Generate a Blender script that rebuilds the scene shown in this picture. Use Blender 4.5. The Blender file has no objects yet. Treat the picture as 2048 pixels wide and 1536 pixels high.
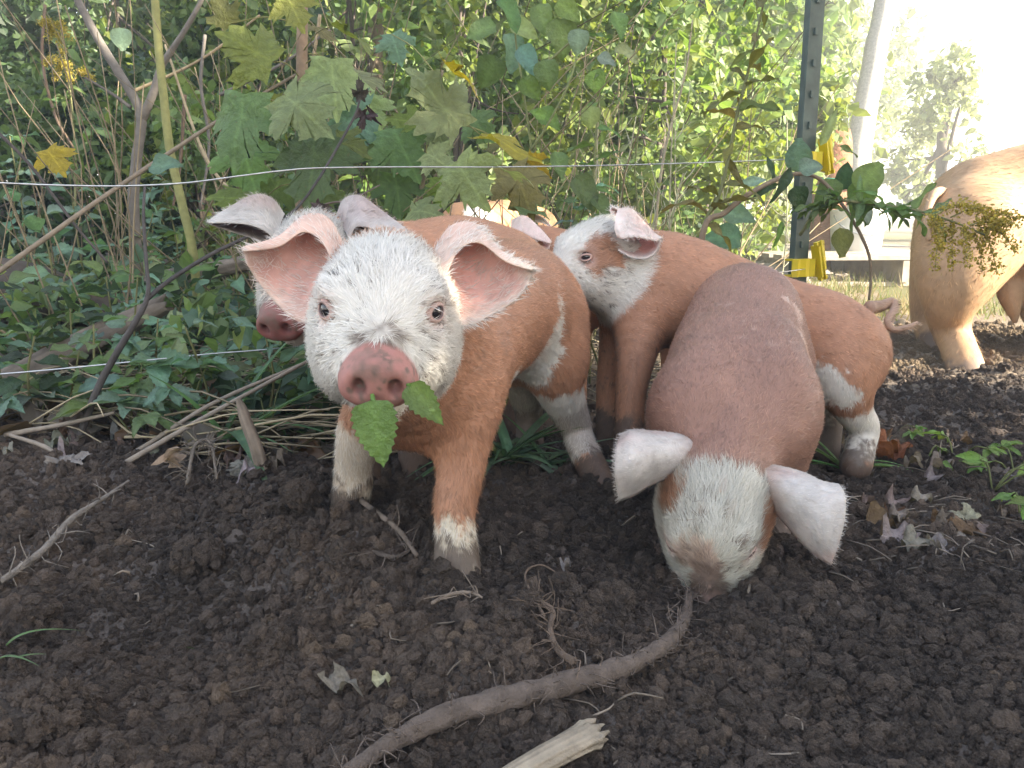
import bpy, math, random
import numpy as np
from mathutils import Vector, Matrix

SC = bpy.context.scene
COL = SC.collection
random.seed(7)
RNG = np.random.default_rng(7)

# ------------------------------------------------------------------ camera
CAM_H = 0.33
PITCH = math.radians(11.2)
FPX = 1704.0                      # focal length in pixels of a 2048 px wide frame
cam_data = bpy.data.cameras.new('camera')
cam_data.sensor_width = 36.0
cam_data.lens = 36.0 * FPX / 2048.0
cam_data.clip_start = 0.02
cam_data.clip_end = 500.0
cam = bpy.data.objects.new('camera', cam_data)
cam.location = (0, 0, CAM_H)
cam.rotation_euler = (math.pi / 2 - PITCH, 0, 0)
COL.objects.link(cam)
SC.camera = cam

# ------------------------------------------------------------------ light
SUN_DIR = Vector((0.86, -0.30, 0.42)).normalized()      # towards the sun
sun_el = math.asin(SUN_DIR.z)
sun_az = math.atan2(SUN_DIR.x, SUN_DIR.y)
world = bpy.data.worlds.new('World')
SC.world = world
world.use_nodes = True
wn = world.node_tree.nodes
wl = world.node_tree.links
bg = wn.get('Background') or wn.new('ShaderNodeBackground')
sky = wn.new('ShaderNodeTexSky')
sky.sky_type = 'NISHITA'
sky.sun_disc = False
sky.sun_elevation = sun_el
sky.sun_rotation = sun_az
sky.air_density = 1.0
sky.dust_density = 2.0
wl.new(sky.outputs[0], bg.inputs[0])
bg.inputs[1].default_value = 0.09
sun_data = bpy.data.lights.new('sun', 'SUN')
sun_data.energy = 5.0
sun_data.angle = math.radians(0.6)
sun_data.color = (1.0, 0.93, 0.80)
sun = bpy.data.objects.new('sun', sun_data)
sun.rotation_euler = (-SUN_DIR).to_track_quat('-Z', 'Y').to_euler()
sun.location = (4, 3, 6)
COL.objects.link(sun)
SC.view_settings.view_transform = 'Standard'
SC.view_settings.look = 'None'
SC.view_settings.gamma = 1.0
SC.view_settings.use_curve_mapping = False
SC.view_settings.exposure = 3.0
SC.view_settings.use_white_balance = True
SC.view_settings.white_balance_temperature = 6800
SC.render.engine = 'CYCLES'
SC.cycles.use_denoising = True
SC.cycles.max_bounces = 8
SC.cycles.transparent_max_bounces = 8

# ------------------------------------------------------------------ pixel -> world
_F = np.array([0, math.cos(PITCH), -math.sin(PITCH)])
_U = np.array([0, math.sin(PITCH), math.cos(PITCH)])
_C = np.array([0, 0, CAM_H])
def P(px, py, d):
    return _C + d * _F + (-(py - 768) / FPX * d) * _U + np.array([(px - 1024) / FPX * d, 0, 0])
def PX(p):
    q = np.asarray(p) - _C
    z = q @ _F
    return 1024 + q[..., 0] / z * FPX, 768 - (q @ _U) / z * FPX, z

LANDMARKS = [('the thick curved root', 1150, 1390), ('the pale broken stick', 1080, 1510), ('the long thin root', 120, 1110), ('the upright stick', 505, 890), ('the brown foreleg of the leaf-chewing piglet', 910, 1120),
    ('the rooting snout', 1400, 1170), ('the pale crumpled leaf', 1790, 1095), ('the largest rounded clod', 95, 1465), ('the cream leaf scrap', 745, 1375), ('the knot of fine roots', 405, 965), ('the black forked twig', 240, 700),
    ('the grey fallen branch', 400, 550), ('the yellow-green cane', 340, 300), ('the forked grey stem', 250, 180), ('the dark rotting log', 90, 600), ('the steel post', 1600, 350), ('the rust-brown leaf', 1760, 925), ('the muddy hind foot', 1200, 975),
    ('the two short grass blades', 20, 1340), ('the thin root before the white foreleg', 760, 1065), ('the goldenrod in the dark gap', 120, 100), ('the tan maple stem', 604, 150), ('the leaning maple sapling', 870, 250), ('the climbing vine', 1075, 180),
    ('the bleached seed stalks', 1330, 400), ('the low wire', 330, 730), ('the straw-coloured cane', 120, 450), ('the ochre clod', 1225, 1230), ('the forked thin root', 1100, 1280), ('the bright green seedlings', 1980, 1000)]
def near(px, py):
    return min(LANDMARKS, key=lambda q: (q[1] - px) ** 2 + (q[2] - py) ** 2)[0]
# ------------------------------------------------------------------ noise
_NT = np.random.default_rng(99).random((8, 32 * 32 * 32)).astype(np.float32) * 2 - 1
def vnoise(p, freq, seed=0):
    q = np.asarray(p, dtype=np.float32) * np.float32(freq) + np.float32(seed * 3.17)
    i = np.floor(q).astype(np.int32)
    f = q - i
    f = f * f * (3 - 2 * f)
    T = _NT[seed % 8]
    x0 = (i[..., 0] & 31) << 10; x1 = ((i[..., 0] + 1) & 31) << 10
    y0 = (i[..., 1] & 31) << 5; y1 = ((i[..., 1] + 1) & 31) << 5
    z0 = i[..., 2] & 31; z1 = (i[..., 2] + 1) & 31
    fx, fy, fz = f[..., 0], f[..., 1], f[..., 2]
    a = T[x0 + y0 + z0] * (1 - fz) + T[x0 + y0 + z1] * fz
    b = T[x0 + y1 + z0] * (1 - fz) + T[x0 + y1 + z1] * fz
    c = T[x1 + y0 + z0] * (1 - fz) + T[x1 + y0 + z1] * fz
    d = T[x1 + y1 + z0] * (1 - fz) + T[x1 + y1 + z1] * fz
    a = a * (1 - fy) + b * fy; c = c * (1 - fy) + d * fy
    return a * (1 - fx) + c * fx
def sstep(a, b, x):
    t = np.clip((x - a) / (b - a), 0, 1)
    return t * t * (3 - 2 * t)
def unit(v):
    v = np.asarray(v, dtype=float)
    return v / np.maximum(np.linalg.norm(v, axis=-1, keepdims=True), 1e-9)

# ------------------------------------------------------------------ mesh helpers
def np_mesh(name, verts, faces, cols=None, smooth=True, normals=None):
    """faces: list of int arrays (n,3) / (n,4)"""
    me = bpy.data.meshes.new(name)
    verts = np.ascontiguousarray(verts, dtype=np.float32)
    faces = [np.asarray(f, dtype=np.int32) for f in faces if len(f)]
    me.vertices.add(len(verts))
    me.vertices.foreach_set('co', verts.ravel())
    nl = sum(f.size for f in faces)
    nf = sum(len(f) for f in faces)
    me.loops.add(nl)
    me.polygons.add(nf)
    me.loops.foreach_set('vertex_index', np.concatenate([f.ravel() for f in faces]))
    tot = np.concatenate([np.full(len(f), f.shape[1], np.int32) for f in faces])
    st = np.concatenate([[0], np.cumsum(tot)[:-1]]).astype(np.int32)
    me.polygons.foreach_set('loop_start', st)
    me.polygons.foreach_set('use_smooth', np.full(nf, smooth, dtype=bool))
    me.update(calc_edges=True)
    me.validate()
    if cols is not None:
        a = me.color_attributes.new('Col', 'FLOAT_COLOR', 'POINT')
        c = np.ones((len(verts), 4), np.float32)
        c[:, :cols.shape[1]] = cols
        a.data.foreach_set('color', c.ravel())
    if normals is not None:
        me.normals_split_custom_set_from_vertices([tuple(n) for n in np.asarray(normals, dtype=float)])
    return me

def link(name, data, parent=None, mat=None):
    o = bpy.data.objects.new(name, data)
    COL.objects.link(o)
    if mat is not None and data is not None and not data.materials:
        data.materials.append(mat)
    if parent is not None:
        o.parent = parent
    return o
def tag(o, label, cat, group=None):
    o['label'] = label
    o['category'] = cat
    if group:
        o['group'] = group
    return o
def empty(name, loc=(0, 0, 0)):
    o = bpy.data.objects.new(name, None)
    o.empty_display_size = 0.05
    o.location = loc
    COL.objects.link(o)
    return o

class MB:
    """collects geometry for one mesh"""
    def __init__(s):
        s.v = []; s.q = []; s.t = []; s.c = []; s.n = 0
    def add(s, v, quads=(), tris=(), col=(1, 1, 1)):
        v = np.asarray(v, dtype=float).reshape(-1, 3)
        col = np.asarray(col, dtype=float)
        if col.ndim == 1:
            col = np.tile(col, (len(v), 1))
        s.v.append(v); s.c.append(col)
        if len(quads): s.q.append(np.asarray(quads) + s.n)
        if len(tris): s.t.append(np.asarray(tris) + s.n)
        s.n += len(v)
        return s
    def tube(s, pts, rad, n=6, col=(1, 1, 1), wob=0.0, seed=0, cap=True):
        pts = np.asarray(pts, dtype=float)
        rad = np.broadcast_to(np.asarray(rad, dtype=float), (len(pts),))
        t = unit(np.gradient(pts, axis=0))
        a = np.array([0.31, 0.17, 0.93])
        if abs(t[0] @ unit(a)) > 0.9: a = np.array([1.0, 0.1, 0.0])
        ns = []
        u = unit(a - t[0] * (a @ t[0]))
        for k in range(len(pts)):
            u = unit(u - t[k] * (u @ t[k])); ns.append(u)
        ns = np.array(ns); bs = np.cross(t, ns)
        ang = np.linspace(0, 2 * np.pi, n, endpoint=False)
        ring = pts[:, None] + rad[:, None, None] * (np.cos(ang)[None, :, None] * ns[:, None] + np.sin(ang)[None, :, None] * bs[:, None])
        v = ring.reshape(-1, 3)
        if wob:
            c = np.repeat(pts, n, axis=0)
            v = c + (v - c) * (1 + wob * vnoise(v, 0.7 / max(rad.mean(), 1e-4), seed)[:, None])
        i, j = np.meshgrid(np.arange(len(pts) - 1), np.arange(n), indexing='ij')
        i = i.ravel(); j = j.ravel(); j2 = (j + 1) % n
        q = np.stack([i * n + j, i * n + j2, (i + 1) * n + j2, (i + 1) * n + j], 1)
        tr = []
        if cap:
            v = np.concatenate([v, pts[:1], pts[-1:]])
            m = len(pts) * n
            for k in range(n):
                tr.append([m, (k + 1) % n, k]); tr.append([m + 1, m - n + k, m - n + (k + 1) % n])
        col = np.asarray(col, dtype=float)
        if col.ndim == 2:
            col = np.repeat(col, n, axis=0)
            if cap: col = np.concatenate([col, col[:1], col[-1:]])
        return s.add(v, q, tr, col)
    def box(s, c, half, R=None, col=(1, 1, 1)):
        h = np.asarray(half, dtype=float)
        v = np.array([[x, y, z] for x in (-1, 1) for y in (-1, 1) for z in (-1, 1)], float) * h
        if R is not None: v = v @ np.asarray(R).T
        q = [[0, 1, 3, 2], [4, 6, 7, 5], [0, 4, 5, 1], [2, 3, 7, 6], [0, 2, 6, 4], [1, 5, 7, 3]]
        return s.add(v + np.asarray(c), q, (), col)
    def mesh(s, name, smooth=True, normals=None):
        f = []
        if s.q: f.append(np.concatenate(s.q))
        if s.t: f.append(np.concatenate(s.t))
        return np_mesh(name, np.concatenate(s.v), f, np.concatenate(s.c), smooth, normals)

def spline(pts, n):
    """Catmull-Rom through pts (k,d) -> (n,d)"""
    p = np.asarray(pts, dtype=float)
    if len(p) == 2:
        return p[0] + (p[1] - p[0]) * np.linspace(0, 1, n)[:, None]
    p = np.concatenate([[2 * p[0] - p[1]], p, [2 * p[-1] - p[-2]]])
    t = np.linspace(0, len(p) - 3, n)
    i = np.minimum(t.astype(int), len(p) - 4)
    f = (t - i)[:, None]
    a, b, c, d = p[i], p[i + 1], p[i + 2], p[i + 3]
    return 0.5 * (2 * b + (c - a) * f + (2 * a - 5 * b + 4 * c - d) * f ** 2 + (3 * b - a - 3 * c + d) * f ** 3)

# ------------------------------------------------------------------ materials
def mat_new(name):
    m = bpy.data.materials.new(name)
    m.use_nodes = True
    nt = m.node_tree
    b = nt.nodes.get('Principled BSDF')
    return m, nt, b
def nd(nt, kind, **kw):
    n = nt.nodes.new(kind)
    for k, v in kw.items():
        if k.startswith('i_'):
            n.inputs[k[2:].replace('_', ' ')].default_value = v
        else:
            setattr(n, k, v)
    return n
def mix_col(nt, a, b, fac, blend='MIX'):
    m = nt.nodes.new('ShaderNodeMix'); m.data_type = 'RGBA'; m.blend_type = blend
    for s, x in ((m.inputs[6], a), (m.inputs[7], b), (m.inputs[0], fac)):
        if isinstance(x, (int, float)): s.default_value = x
        elif isinstance(x, tuple): s.default_value = (*x[:3], 1)
        else: nt.links.new(x, s)
    return m.outputs[2]
def noise_node(nt, scale, detail=3, rough=0.55, coord='Object'):
    tc = nt.nodes.new('ShaderNodeTexCoord')
    n = nt.nodes.new('ShaderNodeTexNoise')
    n.inputs['Scale'].default_value = scale
    n.inputs['Detail'].default_value = detail
    n.inputs['Roughness'].default_value = rough
    nt.links.new(tc.outputs[coord], n.inputs['Vector'])
    return n
def ramp(nt, src, stops):
    r = nt.nodes.new('ShaderNodeValToRGB')
    e = r.color_ramp.elements
    while len(e) < len(stops): e.new(0.5)
    for k, (p, c) in enumerate(stops):
        e[k].position = p
        e[k].color = (*c, 1) if not isinstance(c, (int, float)) else (c, c, c, 1)
    nt.links.new(src, r.inputs[0])
    return r.outputs[0]
def bump(nt, bsdf, src, strength, dist):
    b = nt.nodes.new('ShaderNodeBump')
    b.inputs['Strength'].default_value = strength
    b.inputs['Distance'].default_value = dist
    nt.links.new(src, b.inputs['Height'])
    nt.links.new(b.outputs[0], bsdf.inputs['Normal'])

def mat_vcol(name, rough=0.7, spec=0.3, var=0.25, vscale=60, bscale=0, bstr=0.3, bdist=0.002, sheen=0.0, sss=0.0):
    """base colour from the mesh colour attribute with fine mottling"""
    m, nt, b = mat_new(name)
    a = nt.nodes.new('ShaderNodeVertexColor'); a.layer_name = 'Col'
    n = noise_node(nt, vscale, 4)
    lo = 1 - var; hi = 1 + var * 0.6
    g = ramp(nt, n.outputs[0], [(0.25, lo), (0.75, min(hi, 1.0) if hi <= 1 else 1.0)])
    c = mix_col(nt, a.outputs[0], g, 1.0, 'MULTIPLY')
    nt.links.new(c, b.inputs['Base Color'])
    b.inputs['Roughness'].default_value = rough
    b.inputs['Specular IOR Level'].default_value = spec
    if sheen: b.inputs['Sheen Weight'].default_value = sheen
    if sss:
        b.inputs['Subsurface Weight'].default_value = sss
        b.inputs['Subsurface Radius'].default_value = (0.006, 0.003, 0.002)
        b.inputs['Subsurface Scale'].default_value = 1.0
    if bscale:
        n2 = noise_node(nt, bscale, 4, 0.65)
        bump(nt, b, n2.outputs[0], bstr, bdist)
    return m
# ================================================================== piglets
def smin(a, b, k):
    h = np.clip(0.5 + 0.5 * (b - a) / k, 0, 1)
    return b * (1 - h) + a * h - k * h * (1 - h)

class Cone:            # tapered capsule
    def __init__(s, a, b, ra, rb, k=0.02):
        s.a, s.b, s.ra, s.rb, s.k = np.asarray(a, np.float32), np.asarray(b, np.float32), ra, rb, k
        r = max(ra, rb)
        s.lo = np.minimum(s.a, s.b) - r; s.hi = np.maximum(s.a, s.b) + r
    def d(s, p):
        ba = s.b - s.a
        t = np.clip(((p - s.a) @ ba) / max(ba @ ba, 1e-9), 0, 1)
        e = p - s.a
        e -= t[..., None] * ba
        return np.sqrt(np.einsum('...i,...i', e, e)) - (s.ra + (s.rb - s.ra) * t)
class Chain:           # string of tapered capsules, blended as one limb
    def __init__(s, pts, k):
        A = np.array([[*a, r] for a, r in pts])
        A = spline(A, 4 * (len(A) - 1) + 1) if len(A) > 2 else A
        s.c = [Cone(a[:3], b[:3], a[3], b[3]) for a, b in zip(A[:-1], A[1:])]
        s.k = k
        s.lo = np.min([c.lo for c in s.c], 0); s.hi = np.max([c.hi for c in s.c], 0)
    def d(s, p):
        r = None
        p = p.astype(np.float32)
        for c in s.c:
            e = c.d(p)
            r = e if r is None else np.minimum(r, e)
        return r
class Ell:             # ellipsoid in a local frame (columns of R)
    def __init__(s, c, r, R=np.eye(3), k=0.02):
        s.c, s.r, s.R, s.k = np.asarray(c, float), np.asarray(r, float), np.asarray(R, float), k
        m = np.sqrt(((s.R * s.r) ** 2).sum(1))
        s.lo = s.c - m; s.hi = s.c + m
    def d(s, p):
        q = (p - s.c) @ s.R
        k0 = np.linalg.norm(q / s.r, axis=-1)
        k1 = np.linalg.norm(q / s.r ** 2, axis=-1)
        return k0 * (k0 - 1) / np.maximum(k1, 1e-6)
class Disc:            # the snout plate: rounded, wide at the bottom, local x forward
    def __init__(s, c, R, ry, rz, hx, k=0.006):
        s.c, s.R, s.ry, s.rz, s.hx, s.k = np.asarray(c, float), np.asarray(R, float), ry, rz, hx, k
        s.lo = s.c - max(ry, rz) * 1.4; s.hi = s.c + max(ry, rz) * 1.4
    def d(s, p):
        q = (p - s.c) @ s.R
        rd = 0.006
        w = 1.0 - 0.20 * np.clip(q[..., 2] / s.rz, -1, 1)
        rr = np.sqrt((q[..., 1] / (s.ry * w)) ** 2 + (q[..., 2] / s.rz) ** 2)
        dr = (rr - 1) * s.rz + rd
        dx = np.abs(q[..., 0]) - s.hx + rd
        return np.minimum(np.maximum(dr, dx), 0) + np.sqrt(np.maximum(dr, 0) ** 2 + np.maximum(dx, 0) ** 2) - rd

def surface_nets(unions, cuts, h):
    lo = np.min([u.lo for u in unions], 0) - 4 * h
    hi = np.max([u.hi for u in unions], 0) + 4 * h
    n = np.ceil((hi - lo) / h).astype(int) + 1
    ax = [lo[i] + h * np.arange(n[i]) for i in range(3)]
    D = np.full(n, 0.06, np.float32)
    def box(pr, m):
        s = []
        for i in range(3):
            a = max(0, int((pr.lo[i] - m - lo[i]) / h)); b = min(n[i], int((pr.hi[i] + m - lo[i]) / h) + 2)
            s.append(slice(a, b))
        g = np.stack(np.meshgrid(ax[0][s[0]], ax[1][s[1]], ax[2][s[2]], indexing='ij'), -1)
        return tuple(s), g
    for u in unions:
        s, g = box(u, u.k + 3 * h)
        D[s] = smin(D[s], np.asarray(u.d(g), np.float32), u.k)
    for c in cuts:
        s, g = box(c, c.k + 2 * h)
        D[s] = -smin(-D[s], c.d(g).astype(np.float32), c.k)
    S = D < 0
    c8 = np.zeros(n - 1, np.uint8)
    offs = [(x, y, z) for x in (0, 1) for y in (0, 1) for z in (0, 1)]
    def sh(A, o): return A[o[0]:n[0] - 1 + o[0], o[1]:n[1] - 1 + o[1], o[2]:n[2] - 1 + o[2]]
    for o in offs: c8 += sh(S, o)
    act = np.argwhere((c8 > 0) & (c8 < 8))
    vals = np.stack([D[act[:, 0] + o[0], act[:, 1] + o[1], act[:, 2] + o[2]] for o in offs], 1)
    acc = np.zeros((len(act), 3)); cnt = np.zeros(len(act))
    oa = np.array(offs)
    for i in range(8):
        for j in range(i + 1, 8):
            if np.abs(oa[i] - oa[j]).sum() != 1: continue
            a, b = vals[:, i], vals[:, j]
            m = (a < 0) != (b < 0)
            t = np.where(m, a / np.where(m, a - b, 1), 0)
            acc += m[:, None] * (oa[i] + t[:, None] * (oa[j] - oa[i])); cnt += m
    V = lo + h * (act + acc / cnt[:, None])
    idx = np.full(n - 1, -1, np.int32)
    idx[tuple(act.T)] = np.arange(len(act))
    Q = []
    for a in range(3):
        b, c = (a + 1) % 3, (a + 2) % 3
        s0 = [slice(None)] * 3; s1 = [slice(None)] * 3
        s0[a] = slice(0, n[a] - 1); s1[a] = slice(1, n[a])
        x = np.argwhere(S[tuple(s0)] != S[tuple(s1)])
        ok = (x[:, b] > 0) & (x[:, c] > 0) & (x[:, b] < n[b] - 1) & (x[:, c] < n[c] - 1)
        x = x[ok]
        ins = S[tuple(x.T)]
        def cell(db, dc):
            y = x.copy(); y[:, b] -= db; y[:, c] -= dc
            return idx[tuple(y.T)]
        q = np.stack([cell(1, 1), cell(0, 1), cell(0, 0), cell(1, 0)], 1)
        q[~ins] = q[~ins][:, ::-1]
        Q.append(q)
    Q = np.concatenate(Q)
    Q = Q[(Q >= 0).all(1)]
    # a little relaxation
    e = np.concatenate([Q[:, [0, 1]], Q[:, [1, 2]], Q[:, [2, 3]], Q[:, [3, 0]]])
    for lam in (0.5, 0.5, -0.3, 0.4):
        s = np.zeros_like(V); w = np.zeros(len(V))
        for k in range(3):
            s[:, k] = np.bincount(e[:, 0], V[e[:, 1], k], len(V)) + np.bincount(e[:, 1], V[e[:, 0], k], len(V))
        w = np.bincount(e[:, 0], minlength=len(V)) + np.bincount(e[:, 1], minlength=len(V))
        V = V + lam * (s / np.maximum(w, 1)[:, None] - V)
    return V, Q

def vnormals(V, Q):
    a, b, c, d = (V[Q[:, i]] for i in range(4))
    fn = np.cross(c - a, d - b)
    N = np.zeros_like(V)
    for k in range(3):
        for i in range(4):
            N[:, k] += np.bincount(Q[:, i], fn[:, k], len(V))
    return unit(N)

def frame(fwd, up, roll=0.0):
    f = unit(fwd); l = unit(np.cross(up, f)); u = np.cross(f, l)
    if roll:
        c, s = math.cos(roll), math.sin(roll)
        l, u = c * l + s * u, -s * l + c * u
    return np.stack([f, l, u], 1)          # columns: forward, left, up

EYE = np.array([0.0445, 0.0335, 0.009])
def head_parts(H, R, s=1.0, jaw=0.0, plump=1.0):
    L = lambda x, y, z: H + R @ (np.array([x, y, z]) * s)
    U = []; X = []
    U.append(Ell(L(-0.006, 0, 0.0), np.array([0.052, 0.0425, 0.043]) * s, R, 0.022))
    U.append(Ell(L(0.026, 0, 0.008), np.array([0.036, 0.034, 0.027]) * s, R, 0.018))
    for sg in (1, -1):
        U.append(Ell(L(0.006, sg * 0.026 * plump, -0.034), np.array([0.044, 0.029, 0.041]) * s, R, 0.025))
        U.append(Ell(L(0.038, sg * 0.030, 0.018), np.array([0.016, 0.011, 0.010]) * s, R, 0.014))
        U.append(Ell(L(0.045, sg * 0.020, -0.026), np.array([0.034, 0.022, 0.024]) * s, R, 0.02))
    U.append(Cone(L(0.030, 0, -0.004), L(0.082, 0, -0.020), 0.036 * s, 0.0225 * s, 0.02))
    U.append(Cone(L(0.0, 0, -0.040), L(0.072, 0, -0.046 - jaw), 0.030 * s, 0.0125 * s, 0.014))
    tilt = math.radians(8)
    Rt = R @ np.array([[math.cos(tilt), 0, math.sin(tilt)], [0, 1, 0], [-math.sin(tilt), 0, math.cos(tilt)]])
    U.append(Disc(L(0.0935, 0, -0.021), Rt, 0.0245 * s, 0.0180 * s, 0.0085 * s, 0.006))
    for sg in (1, -1):
        X.append(Ell(L(0.104, sg * 0.0115, -0.0215), np.array([0.010, 0.0045, 0.0062]) * s, R, 0.004))
        X.append(Ell(L(*(EYE * [1.12, sg * 1.10, 1])), np.array([0.010, 0.008, 0.008]) * s, R, 0.006))
        # mouth corner
        X.append(Cone(L(0.050, sg * 0.026, -0.038), L(0.092, sg * 0.014, -0.0405), 0.0022 * s, 0.003 * s, 0.003))
    X.append(Cone(L(0.080, 0, -0.041), L(0.094, 0, -0.041), 0.003 * s, 0.004 * s, 0.004))
    return U, X

def lid_mesh(mb, H, R, s, sg, open_=1.0, col=(0.62, 0.42, 0.36)):
    c = H + R @ (EYE * [1, sg, 1] * s)
    o = unit(R @ np.array([0.62, sg * 0.76, 0.10]))
    up = unit(R[:, 2] - o * (R[:, 2] @ o)); si = np.cross(up, o)
    n = 28
    ph = np.linspace(0, 2 * np.pi, n, endpoint=False)
    # almond opening: half angles
    ca, sa = np.cos(ph), np.sin(ph)
    ax, az = math.radians(46), math.radians(33) * open_
    rad = 1 / np.sqrt((ca / ax) ** 2 + (sa / az) ** 2)
    rings = [(1.0, 0.0073), (1.0, 0.0082), (1.12, 0.0090), (1.32, 0.0093), (1.6, 0.0091), (2.0, 0.0078), (2.4, 0.0050)]
    V = []
    for f, r in rings:
        th = np.minimum(rad * f, math.radians(112))
        dirs = np.cos(th)[:, None] * o + np.sin(th)[:, None] * (ca[:, None] * si + sa[:, None] * up)
        V.append(c + dirs * r * s)
    V = np.concatenate(V)
    i, j = np.meshgrid(np.arange(len(rings) - 1), np.arange(n), indexing='ij')
    i = i.ravel(); j = j.ravel()
    q = np.stack([i * n + j, (i + 1) * n + j, (i + 1) * n + (j + 1) % n, i * n + (j + 1) % n], 1)
    cc = np.tile(np.array(col), (len(V), 1)); cc[:n * 2] = (0.22, 0.15, 0.14)
    mb.add(V, q, (), cc)
    return c, o, up

def ear_mesh(mb, net, flip, inner, outer, thick=0.0032, rimcol=None, basedark=0.0):
    """net: rows v (lower edge .. crest .. rolled edge), each row u base..tip of (px,py,depth)"""
    G = np.array([[P(*q) for q in row] for row in net])
    nu, nv = 26, 24
    rows = np.array([spline(r, nu) for r in G])
    S = np.stack([spline(rows[:, k], nv) for k in range(nu)], 1)      # nv, nu, 3
    du = np.gradient(S, axis=1); dv = np.gradient(S, axis=0)
    N = unit(np.cross(du, dv)) * (-1 if flip else 1)
    vv = np.linspace(0, 1, nv)[:, None]; uu = np.linspace(0, 1, nu)[None]
    t = thick * (0.30 + 0.70 * np.sqrt(np.clip(np.minimum(vv, 1 - vv) * 5, 0, 1))) * (0.45 + 0.55 * np.sqrt(np.clip((1 - uu) * 4, 0, 1)))
    A = S + N * t[..., None] * 0.5                                     # inner
    B = S - N * t[..., None] * 0.5                                     # outer
    V = np.concatenate([A.reshape(-1, 3), B.reshape(-1, 3)])
    m = nu * nv
    i, j = np.meshgrid(np.arange(nv - 1), np.arange(nu - 1), indexing='ij')
    i = i.ravel(); j = j.ravel()
    a, b, c, d = i * nu + j, i * nu + j + 1, (i + 1) * nu + j + 1, (i + 1) * nu + j
    qa = np.stack([a, b, c, d], 1)
    if flip: qa = qa[:, ::-1]
    qb = qa[:, ::-1] + m
    per = [k for k in range(nu)] + [k * nu + nu - 1 for k in range(1, nv)] + [(nv - 1) * nu + k for k in range(nu - 2, -1, -1)]
    qr = np.array([[per[k], per[k] + m, per[k + 1] + m, per[k + 1]] for k in range(len(per) - 1)])
    if flip: qr = qr[:, ::-1]
    edge = np.minimum(np.minimum(vv, 1 - vv) * 6, (1 - uu) * 5)
    w = np.clip(edge, 0, 1)[..., None]
    rim = np.array(rimcol if rimcol is not None else outer)
    ci = np.array(inner) * w + rim * (1 - w)
    co = np.tile(np.array(outer), (nv, nu, 1))
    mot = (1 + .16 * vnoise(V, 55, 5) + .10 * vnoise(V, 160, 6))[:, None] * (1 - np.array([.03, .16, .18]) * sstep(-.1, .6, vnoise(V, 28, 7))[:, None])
    bs = np.tile(np.broadcast_to(sstep(.35, 0, uu), (nv, nu)).ravel(), 2)[:, None] * basedark  # painted soft shading towards the ear base
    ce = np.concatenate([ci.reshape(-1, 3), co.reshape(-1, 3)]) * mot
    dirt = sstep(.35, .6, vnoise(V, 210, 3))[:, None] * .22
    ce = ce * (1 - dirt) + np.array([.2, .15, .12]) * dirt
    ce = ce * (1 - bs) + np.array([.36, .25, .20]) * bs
    mb.add(V, np.concatenate([qa, qb, qr]), (), ce)
    return S, N

WHITE = np.array([0.74, 0.69, 0.61]); BROWN = np.array([0.435, 0.220, 0.132]); PINK = np.array([0.41, 0.19, 0.16])
PALE = np.array([0.66, 0.50, 0.43]); MUD = np.array([0.090, 0.066, 0.052])

M_SKIN = mat_vcol('piglet_skin', rough=0.62, spec=0.28, var=0.16, vscale=90, bscale=420, bstr=0.25, bdist=0.0012, sss=0.12)
M_FUR = mat_vcol('piglet_fur', rough=0.42, spec=0.5, var=0.10, vscale=30)
def _eye_mat():
    m, nt, b = mat_new('piglet_eye')
    a = nt.nodes.new('ShaderNodeVertexColor'); a.layer_name = 'Col'
    nt.links.new(a.outputs[0], b.inputs['Base Color'])
    b.inputs['Roughness'].default_value = 0.06
    b.inputs['Coat Weight'].default_value = 0.6
    b.inputs['Coat Roughness'].default_value = 0.03
    return m
M_EYE = _eye_mat()

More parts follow.
